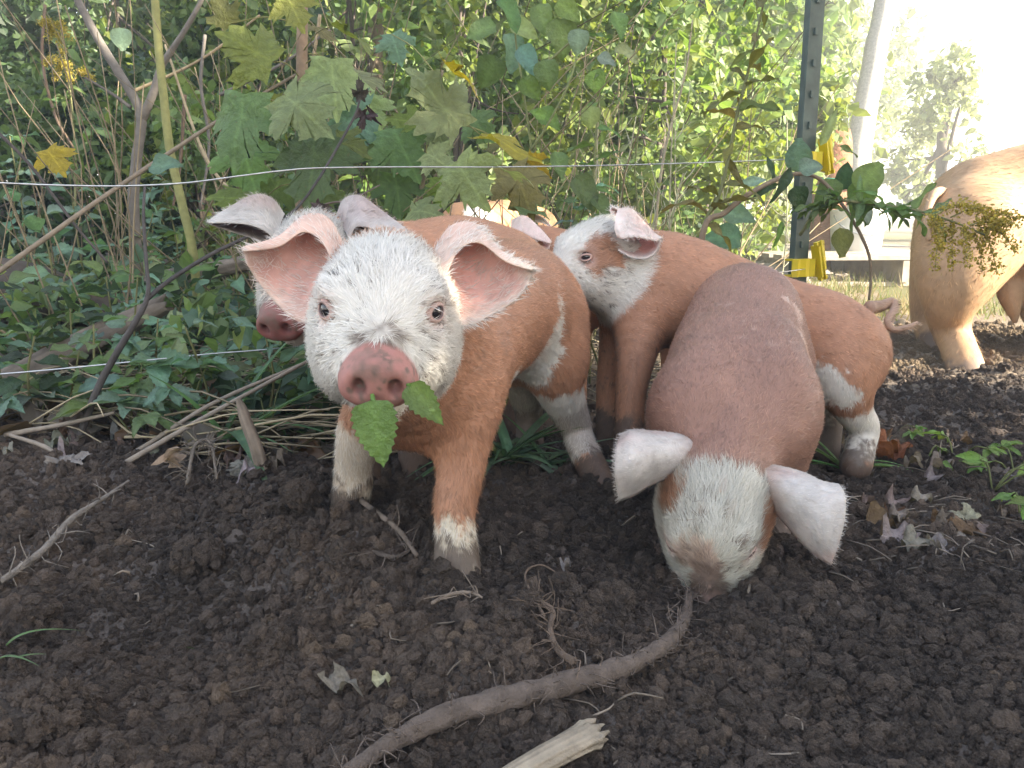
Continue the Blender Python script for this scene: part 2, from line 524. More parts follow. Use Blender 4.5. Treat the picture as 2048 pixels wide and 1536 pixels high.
def build_fur(parent, V, Q, N, C, flow, length, dens, n, width=0.00022, seed=1, lift=0.38):
    """thin tapered strands; flow (nv,3), length (nv,), dens (nv,)"""
    rng = np.random.default_rng(seed)
    T = np.concatenate([Q[:, [0, 1, 2]], Q[:, [0, 2, 3]]])
    ar = np.linalg.norm(np.cross(V[T[:, 1]] - V[T[:, 0]], V[T[:, 2]] - V[T[:, 0]]), axis=1)
    w = ar * dens[T].mean(1)
    w = np.maximum(w, 0); w /= w.sum()
    t = rng.choice(len(T), n, p=w)
    r1 = np.sqrt(rng.random(n)); r2 = rng.random(n)
    bc = np.stack([1 - r1, r1 * (1 - r2), r1 * r2], 1)
    def at(A): return (A[T[t]] * bc.reshape(n, 3, *([1] * (A.ndim - 1)))).sum(1)
    p = at(V); nn = unit(at(N)); fl = at(flow); ln = at(length) * (0.55 + 0.9 * rng.random(n)); c = at(C)
    fl = fl + 0.26 * rng.normal(size=(n, 3))
    # clumping: hair tips lean together in small tufts
    cl = np.stack([vnoise(p, 160, s) for s in (1, 2, 3)], 1)
    fl = fl + 0.55 * cl
    fl = unit(fl - nn * (fl * nn).sum(1, keepdims=True))
    li = lift * (0.5 + rng.random(n))[:, None]
    d1 = unit(fl + nn * li); d2 = unit(fl + nn * li * 0.35)
    sd = unit(np.cross(nn, fl))
    wd = width * (0.7 + 0.6 * rng.random(n))[:, None]
    b = p - nn * 0.0006
    m = b + d1 * (ln * 0.5)[:, None]
    e = m + d2 * (ln * 0.5)[:, None]
    W = np.stack([b - sd * wd, b + sd * wd, m + sd * wd * 0.8, m - sd * wd * 0.8, e], 1).reshape(-1, 3)
    k = np.arange(n) * 5
    quads = np.stack([k, k + 3, k + 2, k + 1], 1)
    tris = np.stack([k + 3, k + 4, k + 2], 1)
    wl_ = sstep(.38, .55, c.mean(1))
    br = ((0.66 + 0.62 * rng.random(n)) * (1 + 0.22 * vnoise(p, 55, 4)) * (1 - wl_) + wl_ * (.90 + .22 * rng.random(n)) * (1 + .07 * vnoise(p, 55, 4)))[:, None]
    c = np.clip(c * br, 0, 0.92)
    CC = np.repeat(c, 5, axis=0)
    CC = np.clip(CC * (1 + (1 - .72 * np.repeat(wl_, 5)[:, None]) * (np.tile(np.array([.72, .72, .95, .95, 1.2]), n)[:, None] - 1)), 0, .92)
    NN = np.repeat(unit(nn + 0.25 * sd * rng.normal(size=(n, 1)) + 0.15 * d1), 5, axis=0)
    me = np_mesh('fur', W, [quads, tris], CC, True, NN)
    o = link('fur', me, parent, M_FUR)
    o['kind'] = 'stuff'
    return o

def build_pig(label, spec, group='litter of brown and white piglets', name='piglet', cat='piglet'):
    h = spec.get('voxel', 0.003)
    s = spec.get('hs', 1.0)
    U = []; X = []
    for ch in spec['chains']:                   # chains of (px,py,depth,r) tapered capsules
        k = ch[0]
        pts = [(P(*q[:3]), q[3]) for q in ch[1:]]
        U.append(Chain(pts, k))
    for q in spec.get('blobs', []):
        U.append(Ell(P(*q[:3]), q[3:6], q[6] if len(q) > 6 else np.eye(3), 0.03))
    H = R = None
    if 'head' in spec:
        H = P(*spec['head'][:3]); R = spec['head'][3]
        hu, hx = head_parts(H, R, s, spec.get('jaw', 0.0), spec.get('plump', 1.0))
        U += hu; X += hx
    for q in spec.get('cuts', []):
        X.append(Cone(P(*q[:3]), P(*q[3:6]), q[6], q[6], q[7]))
    V, Q = surface_nets(U, X, h)
    N = vnormals(V, Q)
    base = np.array(spec.get('base', BROWN))
    # subtle large-scale hue change of the coat
    C = base * (1 + 0.10 * vnoise(V, 22, 3)[:, None] + 0.06 * vnoise(V, 70, 5)[:, None])
    pert = 0.006 * vnoise(V, 90, 11) + 0.005 * vnoise(V, 240, 12) + 0.003 * vnoise(V, 600, 13)
    def paint(C, w, col):
        return C * (1 - w[:, None]) + np.array(col) * w[:, None]
    hl = None
    furless = np.ones(len(V)); headw = np.zeros(len(V))
    if H is not None:
        hl = ((V - H) @ R) / s
    if spec.get('face', True) and H is not None:
        lim = spec.get('face_back', -0.015)
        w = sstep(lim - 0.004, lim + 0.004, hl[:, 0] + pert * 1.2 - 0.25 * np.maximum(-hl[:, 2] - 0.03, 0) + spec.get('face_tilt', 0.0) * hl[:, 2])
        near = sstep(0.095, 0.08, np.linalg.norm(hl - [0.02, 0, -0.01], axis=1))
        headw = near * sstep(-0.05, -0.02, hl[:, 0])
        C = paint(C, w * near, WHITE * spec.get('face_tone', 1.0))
    for q in spec.get('paint', []):             # (px,py,depth,r,colour[,stretch vec])
        c = P(*q[:3])
        dd = V - c
        if len(q) > 5:
            ax = unit(np.array(q[5][:3])); dd = dd - ax * (dd @ ax)[:, None] * q[5][3]
        w = sstep(q[3] + 0.004, q[3] - 0.002, np.linalg.norm(dd, axis=1) + pert)
        C = paint(C, w, q[4])
    if H is not None:
        x, y, z = hl.T
        # bare snout plate, nostrils, rims of the eyes, mouth
        disc = sstep(0.0845, 0.0875, x + 0.25 * (z + 0.021) * 0.14) * sstep(-0.046, -0.040, z)
        C = paint(C, disc, spec.get('snout', PINK) * (1 + 0.0))
        C = paint(C, disc * sstep(0.1, 0.6, vnoise(V, 260, 21)) * 0.45, MUD * 2.2)
        for sg in (1, -1):
            dn = np.linalg.norm((hl - [0.1025, sg * 0.0115, -0.0215]) / [1.6, 1, 1.3], axis=1)
            C = paint(C, sstep(0.0062, 0.0035, dn) * 0.85, (0.10, 0.035, 0.035))
            de = np.linalg.norm(hl - EYE * [1, sg, 1], axis=1)
            C = paint(C, sstep(0.020, 0.012, de + pert * 0.5) * 0.55, (0.60, 0.42, 0.36))
            furless *= 1 - sstep(0.0150, 0.0115, de)
        # muddy crease above the snout plate
        ridge = sstep(0.009, 0.003, np.abs(x - 0.0805 - 0.5 * pert)) * sstep(-0.017, -0.006, z) * sstep(.021, .013, np.abs(y))
        C = paint(C, ridge * (0.75 + 0.7 * vnoise(V, 180, 31)).clip(0, 1), MUD * 1.5)
        smudge = sstep(0.017, 0.006, np.linalg.norm((hl - [0.10, -0.004, -0.010]) / [1.5, 1, .7], axis=1) + pert * .8)
        C = paint(C, smudge * (.55 + .6 * vnoise(V, 230, 33)).clip(0, .85), MUD * 1.8)
        C = paint(C, disc * sstep(-0.032, -0.040, z) * .6, (.20, .09, .075))
        sp = sstep(0.33, 0.52, vnoise(V, 300, 41)) * sstep(-0.04, 0.01, x) * 0.9
        C = paint(C, sp * sstep(0.35, -0.25, vnoise(V, 40, 42)), MUD * 1.6)
        furless *= 1 - sstep(0.0815, 0.0850, x) * sstep(-0.052, -0.042, z)
    # mud on the feet and flecks on the body
    for q in spec.get('feet', []):
        c = P(*q[:3])
        w = sstep(q[3] + 0.012, q[3] - 0.008, np.linalg.norm(V - c, axis=1) + 2.2 * pert)
        C = paint(C, w * 0.92, MUD * (1.25 if len(q) < 5 else q[4]))
        furless *= 1 - 0.75 * w
    fle = sstep(0.50, 0.66, vnoise(V, 140, 51)) * sstep(0.1, 0.5, vnoise(V, 25, 52)) * spec.get('fleck', 0.35)
    C = paint(C, fle, spec.get('fleckcol', MUD * 2.6))
    mb = MB()
    mb.add(V, Q, (), np.clip(C, 0.01, 0.92))
    eyes = []
    if H is not None:
        for sg in (1, -1):
            eyes.append(lid_mesh(mb, H, R, s, sg, spec.get('lid', 1.0)))
    nbody = len(V)
    for er in spec.get('ears', []):
        ear_mesh(mb, er['net'], er['flip'], er.get('inner', PINK), er.get('outer', PALE), er.get('thick', 0.0034), er.get('rim'), er.get('bd', 0.0))
    for tl in spec.get('tails', []):
        pts = spline([P(*q[:3]) for q in tl], 40)
        rad = np.interp(np.linspace(0, 1, 40), np.linspace(0, 1, len(tl)), [q[3] for q in tl])
        mb.tube(pts, rad, 10, spec.get('tailcol', (0.42, 0.27, 0.19)))
    me = mb.mesh(name)
    root = link(name, me, None, M_SKIN)
    tag(root, label, cat, group)
    for (c, o, up) in eyes:
        eb = MB()
        nn_, mm = 20, 12
        th = np.linspace(0, np.pi, mm); ph = np.linspace(0, 2 * np.pi, nn_, endpoint=False)
        si = np.cross(up, o)
        g = unit(o * 0.9 + spec.get('gaze', np.zeros(3)))
        d = (np.cos(th)[:, None, None] * o + np.sin(th)[:, None, None] * (np.cos(ph)[None, :, None] * si + np.sin(ph)[None, :, None] * up)).reshape(-1, 3)
        i, j = np.meshgrid(np.arange(mm - 1), np.arange(nn_), indexing='ij'); i = i.ravel(); j = j.ravel()
        q = np.stack([i * nn_ + j, (i + 1) * nn_ + j, (i + 1) * nn_ + (j + 1) % nn_, i * nn_ + (j + 1) % nn_], 1)
        ang = np.degrees(np.arccos(np.clip(d @ g, -1, 1)))
        w = sstep(74, 62, ang)[:, None]
        cc = (1 - w) * np.array([0.36, 0.33, 0.33]) + w * np.array([0.012, 0.010, 0.012])
        eb.add(c + d * 0.0071 * s, q, (), cc)
        link('eye', eb.mesh('eye'), root, M_EYE)
    # ---- fur over body and ears
    nf = spec.get('fur', 0)
    if nf:
        VV = np.concatenate(mb.v); QQ = np.concatenate(mb.q); CC = np.concatenate(mb.c)
        NN = vnormals(VV, QQ)
        spn = np.array([P(*q) for q in spec['flow']])           # nose -> tail polyline
        sd = unit(np.diff(spn, axis=0))
        mid = (spn[1:] + spn[:-1]) / 2
        dist = np.linalg.norm(VV[:, None] - mid[None], axis=2)
        ww = np.exp(-(dist / 0.06) ** 2) + 1e-9
        fl = unit((ww[:, :, None] * sd[None]).sum(1) / ww.sum(1)[:, None])
        low = sstep(spec.get('legz', 0.17), spec.get('legz', 0.17) - 0.06, VV[:, 2])
        fl = fl * (1 - low[:, None]) + np.array([0, 0.15, -1.0]) * low[:, None] + np.array([0, 0, -0.30])
        ln = np.full(len(VV), spec.get('hair', 0.0085))
        dn = np.ones(len(VV)); dn[:nbody] = furless
        if H is not None:
            hv = ((VV - H) @ R) / s
            snout = H + R @ (np.array([0.075, 0, 0.006]) * s)
            rad = unit(VV - snout)
            isear = np.arange(len(VV)) >= nbody
            hw = sstep(-0.05, -0.02, hv[:, 0]) * sstep(0.10, 0.08, np.linalg.norm(hv, axis=1))
            fl = np.where((hw > 0.5)[:, None], rad, fl)
            ln = ln + 0.0035 * hw * sstep(0.06, 0.02, hv[:, 0])
            crown = hw * sstep(0.02, 0.045, hv[:, 2])
            ln = ln + 0.003 * crown
            dn = dn * (1 + 1.6 * hw)
            # ears: hair runs outwards from the head
            out = unit(VV - (H - R[:, 0] * 0.01))
            fl = np.where(isear[:, None], out, fl)
            dn = np.where(isear, 1.5, dn); ln = np.where(isear, spec.get('earhair', 0.0085), ln)
            lidm = isear & (np.arange(len(VV)) < nbody + 2 * 28 * 7)
            dn = np.where(lidm, 0.0, dn)
            pk = isear & (np.linalg.norm(CC - np.array(spec.get('earin', (0.72, 0.42, 0.35))), axis=1) < 0.12)
            dn = np.where(pk, 0.35, dn)
        hc = CC.copy()
        lum = hc.mean(1)
        pinkish = (lum > 0.40)
        hmix = spec.get('hmix', .65)
        hc = np.where(pinkish[:, None], hc * (1 - hmix) + np.array([0.80, 0.76, 0.69]) * hmix, hc * np.array([1.16, 1.14, 1.08]))
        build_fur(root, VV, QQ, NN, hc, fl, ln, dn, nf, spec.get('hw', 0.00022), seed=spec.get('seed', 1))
    return root

CAMV = lambda px, py, d: unit(_C - P(px, py, d))
def piglets():
    # ---------------- piglet with the leaf, facing the camera
    d0 = unit(np.array([0.085, -1.0, -0.26]))
    R1 = frame(d0, [0.0, 0, 1], math.radians(-2.0))
    build_pig('white-faced brown piglet chewing a green leaf and looking up', dict(
        voxel=0.0025, head=(770, 600, 0.620, R1), jaw=0.006, plump=0.93,
        chains=[
            (0.04, (775, 610, 0.66, 0.050), (830, 640, 0.74, 0.060), (868, 690, 0.80, 0.064), (952, 618, 0.90, 0.068), (1028, 602, 1.00, 0.070), (1055, 618, 1.05, 0.067)),
            (0.04, (800, 760, 0.70, 0.040), (848, 775, 0.78, 0.056), (925, 680, 0.88, 0.057), (1000, 632, 0.98, 0.058)),
            (0.03, (905, 745, 0.78, 0.046), (925, 830, 0.765, 0.031), (928, 900, 0.755, 0.0225), (912, 1000, 0.745, 0.0190), (910, 1050, 0.742, 0.0178), (913, 1105, 0.740, 0.0195), (914, 1150, 0.735, 0.0215)),
            (0.03, (800, 790, 0.80, 0.040), (735, 850, 0.82, 0.028), (708, 920, 0.84, 0.0185), (706, 970, 0.855, 0.0200), (700, 1015, 0.86, 0.0195), (698, 1060, 0.86, 0.020)),
            (0.03, (1082, 660, 1.03, 0.055), (1104, 715, 1.02, 0.045), (1118, 775, 1.03, 0.030), (1150, 850, 1.07, 0.0205), (1162, 890, 1.06, 0.0185), (1185, 935, 1.04, 0.0190), (1202, 975, 1.02, 0.021)),
            (0.03, (1040, 690, 1.06, 0.045), (1050, 760, 1.09, 0.028), (1058, 830, 1.13, 0.0185), (1060, 890, 1.13, 0.019), (1058, 920, 1.13, 0.02)),
        ],
        cuts=[(914, 1130, 0.715, 914, 1175, 0.715, 0.0015, 0.003)],
        paint=[(1082, 655, 0.945, 0.020, WHITE, (0.1, 0.0, 1.0, 0.55)), (1072, 705, 0.955, 0.030, WHITE, (0.1, 0, 1, .35)), (1045, 740, 0.97, 0.034, WHITE), (1120, 800, 1.04, 0.040, WHITE), (1150, 860, 1.07, 0.05, np.array([.50, .43, .37])),
               (1060, 820, 1.12, 0.08, np.array([.42, .36, .30])), (985, 790, 0.86, 0.034, WHITE), (690, 940, 0.845, 0.062, np.array([.60, .50, .385])), (912, 1085, 0.74, 0.024, np.array([.68, .60, .46])), (912, 1130, 0.737, 0.03, np.array([.60, .52, .40])),],
        feet=[(914, 1165, 0.735, 0.038, 1.15), (698, 1060, 0.86, 0.052, 1.1), (1208, 990, 1.02, 0.055, 1.1), (1060, 900, 1.13, 0.06, 2.0)],
        ears=[
            dict(flip=True, inner=(0.72, 0.42, 0.35), outer=(0.74, 0.58, 0.48), net=[
                [(632, 648, .625), (590, 640, .635), (552, 606, .640), (516, 562, .635), (494, 528, .625)],
                [(645, 610, .634), (605, 585, .646), (565, 565, .650), (525, 545, .640), (492, 520, .628)],
                [(655, 560, .645), (625, 520, .658), (592, 505, .660), (548, 512, .648), (490, 512, .630)],
                [(676, 520, .650), (650, 462, .660), (610, 450, .658), (560, 483, .648), (487, 502, .630)],
                [(690, 500, .645), (655, 440, .650), (610, 434, .645), (556, 477, .632), (484, 496, .622)],
                [(672, 545, .622), (645, 485, .628), (606, 464, .630), (556, 494, .626), (486, 503, .618)]]),
            dict(flip=False, inner=(0.72, 0.42, 0.35), outer=(0.74, 0.58, 0.48), net=[
                [(905, 650, .625), (945, 648, .632), (985, 628, .638), (1030, 602, .640), (1056, 570, .635)],
                [(900, 610, .634), (940, 605, .648), (985, 590, .652), (1028, 575, .645), (1060, 555, .638)],
                [(895, 560, .645), (925, 530, .662), (965, 526, .664), (1015, 542, .653), (1062, 545, .640)],
                [(880, 520, .650), (915, 470, .664), (955, 462, .664), (1008, 515, .656), (1065, 540, .640)],
                [(868, 505, .640), (905, 455, .655), (955, 455, .652), (1006, 508, .640), (1068, 536, .632)],
                [(888, 560, .622), (918, 500, .630), (960, 486, .634), (1010, 522, .632), (1062, 541, .628)]]),
        ],
        flow=[(757, 755, .52), (768, 610, .60), (860, 640, .76), (955, 610, .90), (1050, 600, 1.03), (1100, 640, 1.10)],
        fur=98000, hair=0.0082, seed=3, gaze=np.array([0.15, -0.5, 0.12])))

    # ---------------- piglet behind it, half hidden
    f2 = unit(np.array([-0.22, -0.86, -0.42]))
    R2 = frame(f2, [0, 0, 1], math.radians(4))
    build_pig('grey-white faced piglet peering out from behind the leaf chewing piglet', dict(
        voxel=0.003, head=(622, 520, 0.90, R2),
        chains=[
            (0.04, (640, 530, .93, .052), (740, 545, 1.00, .062), (830, 560, 1.06, .072), (920, 545, 1.14, .075), (1000, 560, 1.24, .076)),
            (0.03, (760, 620, 1.02, .04), (730, 760, .98, .024), (728, 880, .98, .019), (728, 960, .97, .02), (728, 1030, .97, .02)),
            (0.03, (820, 640, 1.08, .04), (830, 780, 1.08, .024), (828, 930, 1.08, .02), (828, 1000, 1.08, .02)),
            (0.03, (1000, 620, 1.24, .05), (1010, 720, 1.26, .03), (1015, 860, 1.27, .02), (1015, 890, 1.27, .02)),
            (0.03, (950, 620, 1.24, .05), (945, 720, 1.28, .03), (945, 870, 1.30, .02), (945, 890, 1.30, .02)),
        ],
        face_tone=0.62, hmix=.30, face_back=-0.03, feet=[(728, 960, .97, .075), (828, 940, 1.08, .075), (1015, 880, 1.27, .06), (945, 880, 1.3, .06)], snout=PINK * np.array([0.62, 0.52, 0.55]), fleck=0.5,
        ears=[
            dict(flip=True, inner=(0.26, 0.15, 0.14), outer=(0.46, 0.42, 0.38), net=[
                [(570, 490, .895), (540, 488, .900), (505, 476, .905), (460, 462, .900), (424, 450, .890)],
                [(575, 470, .92), (540, 460, .93), (500, 452, .93), (458, 452, .915), (420, 447, .895)],
                [(572, 445, .93), (545, 420, .945), (512, 412, .94), (462, 428, .92), (418, 446, .895)],
                [(566, 432, .915), (543, 402, .915), (510, 392, .91), (458, 418, .900), (415, 444, .885)],
                [(550, 480, .875), (530, 462, .872), (500, 450, .872), (458, 446, .872), (418, 446, .875)]]),
            dict(flip=False, inner=(0.20, 0.12, 0.12), outer=(0.45, 0.41, 0.39), net=[
                [(672, 480, .895), (690, 490, .90), (720, 492, .905), (760, 488, .90), (810, 472, .885)],
                [(680, 455, .92), (700, 455, .93), (728, 460, .93), (765, 468, .915), (812, 468, .888)],
                [(680, 440, .93), (695, 412, .945), (722, 412, .945), (765, 440, .92), (815, 466, .890)],
                [(676, 435, .915), (690, 403, .915), (722, 396, .91), (768, 428, .90), (818, 464, .880)],
                [(700, 478, .875), (712, 455, .870), (738, 455, .868), (775, 470, .868), (812, 470, .872)]]),
        ],
        flow=[(575, 655, .80), (640, 520, .92), (740, 540, 1.02), (900, 540, 1.14), (1010, 560, 1.28)],
        fur=26000, hair=0.0080, hw=0.00028, seed=5))

    # ---------------- piglet standing behind the rooting one, side on
    f3 = unit(np.array([-0.88, -0.40, -0.26]))
    R3 = frame(f3, [0, 0, 1], math.radians(-4))
    build_pig('brown piglet side-on with white cheek, brown eye patch and curled tail', dict(
        voxel=0.003, head=(1206, 502, 1.150, R3),
        chains=[
            (0.045, (1215, 535, 1.16, .052), (1265, 552, 1.17, .060), (1330, 572, 1.17, .074), (1430, 614, 1.16, .075), (1540, 656, 1.15, .071), (1630, 684, 1.13, .071), (1660, 698, 1.12, .067)),
            (0.03, (1290, 610, 1.15, .05), (1275, 690, 1.12, .03), (1262, 780, 1.10, .0205), (1258, 860, 1.09, .019), (1256, 940, 1.08, .021)),
            (0.03, (1270, 610, 1.20, .05), (1240, 690, 1.21, .03), (1222, 780, 1.21, .021), (1220, 900, 1.20, .02)),
            (0.03, (1690, 715, 1.09, .052), (1690, 760, 1.075, .038), (1705, 815, 1.085, .0245), (1728, 855, 1.10, .0195), (1722, 890, 1.095, .0185), (1712, 930, 1.085, .0205)),
            (0.03, (1640, 720, 1.15, .045), (1640, 790, 1.17, .028), (1655, 850, 1.18, .02), (1650, 900, 1.18, .02)),
        ],
        face_back=-0.036, face_tilt=-0.35,
        paint=[(1206, 515, 1.095, 0.0235, BROWN * 0.95, (0.35, -0.1, -0.9, 0.35)), (1225, 560, 1.10, 0.016, WHITE), (1150, 600, 1.10, 0.03, WHITE * 0.8),
               (1655, 762, 1.06, 0.026, WHITE), (1690, 785, 1.06, 0.022, WHITE), (1715, 845, 1.09, 0.030, WHITE), (1720, 890, 1.09, 0.032, WHITE * 0.92), (1650, 860, 1.18, 0.06, WHITE * 0.7)],
        feet=[(1710, 945, 1.08, 0.036, 1.3), (1256, 930, 1.08, 0.06), (1220, 900, 1.2, 0.06), (1650, 890, 1.18, 0.05)],
        tails=[[(1738, 616, 1.12, .0095), (1762, 612, 1.13, .0075), (1784, 604, 1.135, .006), (1788, 618, 1.125, .0052), (1775, 643, 1.11, .0046), (1786, 659, 1.105, .0042), (1812, 655, 1.11, .0036), (1834, 645, 1.12, .0018)]],
        lid=0.62,
        ears=[dict(flip=False, inner=(0.55, 0.26, 0.22), outer=(0.78, 0.66, 0.60), net=[
                [(1236, 500, 1.095), (1262, 514, 1.090), (1290, 517, 1.085), (1308, 508, 1.082), (1318, 492, 1.082)],
                [(1240, 490, 1.115), (1262, 500, 1.115), (1290, 503, 1.105), (1308, 497, 1.095), (1320, 486, 1.086)],
                [(1242, 465, 1.125), (1262, 472, 1.125), (1288, 480, 1.115), (1308, 484, 1.10), (1321, 482, 1.088)],
                [(1240, 435, 1.12), (1260, 432, 1.115), (1285, 450, 1.105), (1305, 468, 1.095), (1322, 478, 1.086)],
                [(1236, 420, 1.105), (1262, 420, 1.10), (1286, 446, 1.095), (1308, 468, 1.088), (1323, 477, 1.082)],
                [(1230, 450, 1.085), (1248, 462, 1.075), (1268, 470, 1.07), (1292, 474, 1.072), (1316, 480, 1.077)],
                [(1235, 475, 1.082), (1246, 478, 1.07), (1264, 474, 1.066), (1290, 478, 1.070), (1314, 483, 1.076)]]),
              dict(flip=True, inner=(0.6, 0.32, 0.27), outer=(0.80, 0.70, 0.64), net=[
                [(1226, 440, 1.20), (1222, 428, 1.20), (1219, 420, 1.20)],
                [(1240, 432, 1.215), (1232, 420, 1.215), (1222, 415, 1.21)],
                [(1250, 440, 1.20), (1245, 425, 1.20), (1226, 414, 1.20)]])],
        flow=[(1105, 560, 1.09), (1196, 520, 1.15), (1330, 572, 1.17), (1500, 630, 1.15), (1650, 665, 1.13), (1760, 700, 1.12)],
        fur=45000, hair=0.0068, hw=0.00028, seed=7, fleck=0.2))

    # ---------------- piglet rooting in the soil, head down
    f4 = unit(np.array([-0.10, -0.45, -0.86]))
    R4 = frame(f4, [-0.26, -0.93, 0.25], math.radians(0))
    DUST_RIM = np.array([0.40, 0.27, 0.215]); sv = unit(P(1495, 650, .98) - P(1465, 900, .80)); SPN = (*sv, .86)
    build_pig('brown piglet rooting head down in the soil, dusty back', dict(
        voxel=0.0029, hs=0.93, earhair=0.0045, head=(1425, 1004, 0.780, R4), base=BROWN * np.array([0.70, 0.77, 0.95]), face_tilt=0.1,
        chains=[
            (0.045, (1436, 985, .80, .044), (1450, 915, .838, .052), (1462, 835, .888, .069), (1468, 765, .94, .076), (1480, 700, 1.00, .074), (1490, 640, 1.06, .069), (1492, 632, 1.09, .062)),
            (0.016, (1392, 865, .838, .032), (1400, 795, .868, .045), (1425, 715, .925, .040)),
            (0.016, (1535, 858, .842, .034), (1540, 788, .872, .046), (1530, 712, .930, .040)),
            (0.012, (1468, 905, .797, .016), (1470, 850, .820, .016), (1474, 790, .858, .015), (1480, 720, .915, .015), (1488, 650, .978, .015), (1492, 590, 1.03, .016)),
            (0.04, (1385, 850, .875, .040), (1380, 940, .89, .030), (1372, 1000, .90, .020), (1365, 1060, .90, .019), (1360, 1095, .89, .02)),
            (0.04, (1545, 850, .885, .042), (1548, 940, .90, .030), (1545, 1000, .91, .020), (1545, 1060, .91, .019), (1545, 1090, .90, .02)),
            (0.03, (1420, 740, 1.04, .05), (1400, 850, 1.05, .026), (1395, 960, 1.05, .02)),
            (0.03, (1545, 740, 1.04, .05), (1560, 850, 1.05, .026), (1565, 960, 1.05, .02)),
        ],
        
        paint=[(1525, 622, .985, .016, DUST_RIM * 1.45, (1, 0, 0, 0.55)), (1600, 690, .93, .014, DUST_RIM * 1.5), (1606, 730, .90, .012, DUST_RIM * 1.4), (1612, 715, .91, .010, DUST_RIM * 1.35, SPN), (1484, 830, .835, .0065, BROWN * np.array([.62, .66, .78]), SPN), (1506, 745, .895, .008, BROWN * np.array([.66, .7, .85]), SPN), (1552, 648, .985, .006, MUD), (1430, 690, .955, .010, DUST_RIM * 1.1, SPN), (1312, 985, .77, .022, BROWN * .8), (1540, 1050, .775, .024, BROWN * .85), (1392, 1145, .735, .026, np.array([.42, .325, .26])), (1392, 1165, .735, .024, np.array([.30, .215, .17])), (1400, 1195, .735, .030, np.array([.20, .14, .11]))], snout=np.array([.21, .135, .105]), face_tone=np.array([.66, .68, .64]),  # pale right-edge streak: dust with painted rim light; dark spine streaks: painted groove shade
        hmix=.30, fleck=0.6, fleckcol=DUST_RIM * 1.25, face_back=-0.026,
        feet=[(1360, 1095, .89, .05), (1545, 1090, .90, .05), (1395, 960, 1.05, .05), (1565, 960, 1.05, .05)],
        ears=[
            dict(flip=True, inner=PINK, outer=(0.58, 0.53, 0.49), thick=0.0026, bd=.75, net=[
                [(1408, 882, .810), (1360, 868, .812), (1310, 862, .806), (1268, 859, .797), (1244, 866, .790)],
                [(1402, 896, .792), (1355, 884, .784), (1305, 880, .772), (1262, 878, .764), (1234, 888, .764)],
                [(1396, 915, .784), (1352, 908, .772), (1302, 908, .757), (1262, 912, .748), (1230, 915, .750)],
                [(1392, 932, .786), (1350, 934, .776), (1302, 942, .763), (1264, 952, .752), (1230, 955, .750)],
                [(1385, 945, .792), (1345, 955, .790), (1305, 970, .784), (1268, 992, .778), (1238, 1003, .772)]]),
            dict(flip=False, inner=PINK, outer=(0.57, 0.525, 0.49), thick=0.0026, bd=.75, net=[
                [(1515, 925, .800), (1560, 932, .795), (1605, 944, .786), (1645, 962, .776), (1678, 968, .768)],
                [(1522, 942, .778), (1567, 953, .766), (1610, 968, .756), (1652, 985, .748), (1690, 992, .748)],
                [(1530, 966, .770), (1572, 982, .753), (1614, 1003, .742), (1653, 1028, .735), (1689, 1038, .738)],
                [(1535, 992, .772), (1572, 1015, .758), (1610, 1045, .747), (1645, 1075, .739), (1677, 1088, .740)],
                [(1538, 1015, .782), (1570, 1048, .774), (1602, 1085, .766), (1634, 1114, .758), (1662, 1131, .752)]]),
        ],
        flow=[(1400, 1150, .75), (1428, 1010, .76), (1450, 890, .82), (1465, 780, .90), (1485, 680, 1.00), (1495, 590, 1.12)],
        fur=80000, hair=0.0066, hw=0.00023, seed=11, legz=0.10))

    # ---------------- piglet further back, mostly hidden
    f5 = unit(np.array([-0.95, -0.25, -0.2]))
    build_pig('brown piglet hidden behind the side-on piglet, pink ear showing', dict(
        voxel=0.0036, head=(1050, 512, 1.42, frame(f5, [0, 0, 1])),
        chains=[
            (0.045, (1070, 515, 1.43, .05), (1110, 530, 1.44, .062), (1180, 560, 1.45, .074), (1290, 560, 1.46, .078), (1375, 566, 1.47, .078)),
            (0.03, (1120, 580, 1.43, .045), (1115, 690, 1.43, .024), (1115, 810, 1.43, .019), (1115, 850, 1.43, .02)),
            (0.03, (1150, 590, 1.48, .045), (1150, 690, 1.48, .024), (1150, 830, 1.48, .02)),
            (0.03, (1380, 600, 1.45, .055), (1390, 690, 1.45, .028), (1400, 760, 1.46, .02), (1395, 840, 1.45, .02)),
            (0.03, (1350, 600, 1.5, .05), (1350, 690, 1.5, .028), (1350, 820, 1.5, .02)),
        ],
        ears=[dict(flip=False, inner=(0.55, 0.25, 0.22), outer=(0.74, 0.58, 0.54), net=[
                [(1046, 492, 1.37), (1066, 498, 1.365), (1084, 500, 1.36), (1099, 497, 1.36)],
                [(1050, 480, 1.395), (1068, 486, 1.39), (1085, 490, 1.38), (1100, 490, 1.37)],
                [(1048, 448, 1.40), (1062, 450, 1.395), (1082, 468, 1.385), (1102, 486, 1.37)],
                [(1026, 440, 1.38), (1048, 434, 1.37), (1078, 458, 1.36), (1103, 484, 1.355)],
                [(1022, 462, 1.36), (1044, 468, 1.345), (1070, 478, 1.345), (1100, 487, 1.35)]]),
              dict(flip=True, inner=(0.55, 0.25, 0.22), outer=(0.80, 0.68, 0.62), net=[
                [(1062, 455, 1.46), (1072, 445, 1.465), (1090, 448, 1.46), (1106, 462, 1.45)],
                [(1060, 446, 1.47), (1072, 435, 1.475), (1088, 440, 1.47), (1106, 460, 1.46)],
                [(1056, 440, 1.46), (1068, 430, 1.465), (1088, 437, 1.46), (1107, 459, 1.455)]])],
        flow=[(960, 540, 1.38), (1060, 520, 1.43), (1180, 560, 1.45), (1375, 566, 1.47)],
        fur=9000, hair=0.007, hw=0.0003, seed=13))
piglets()
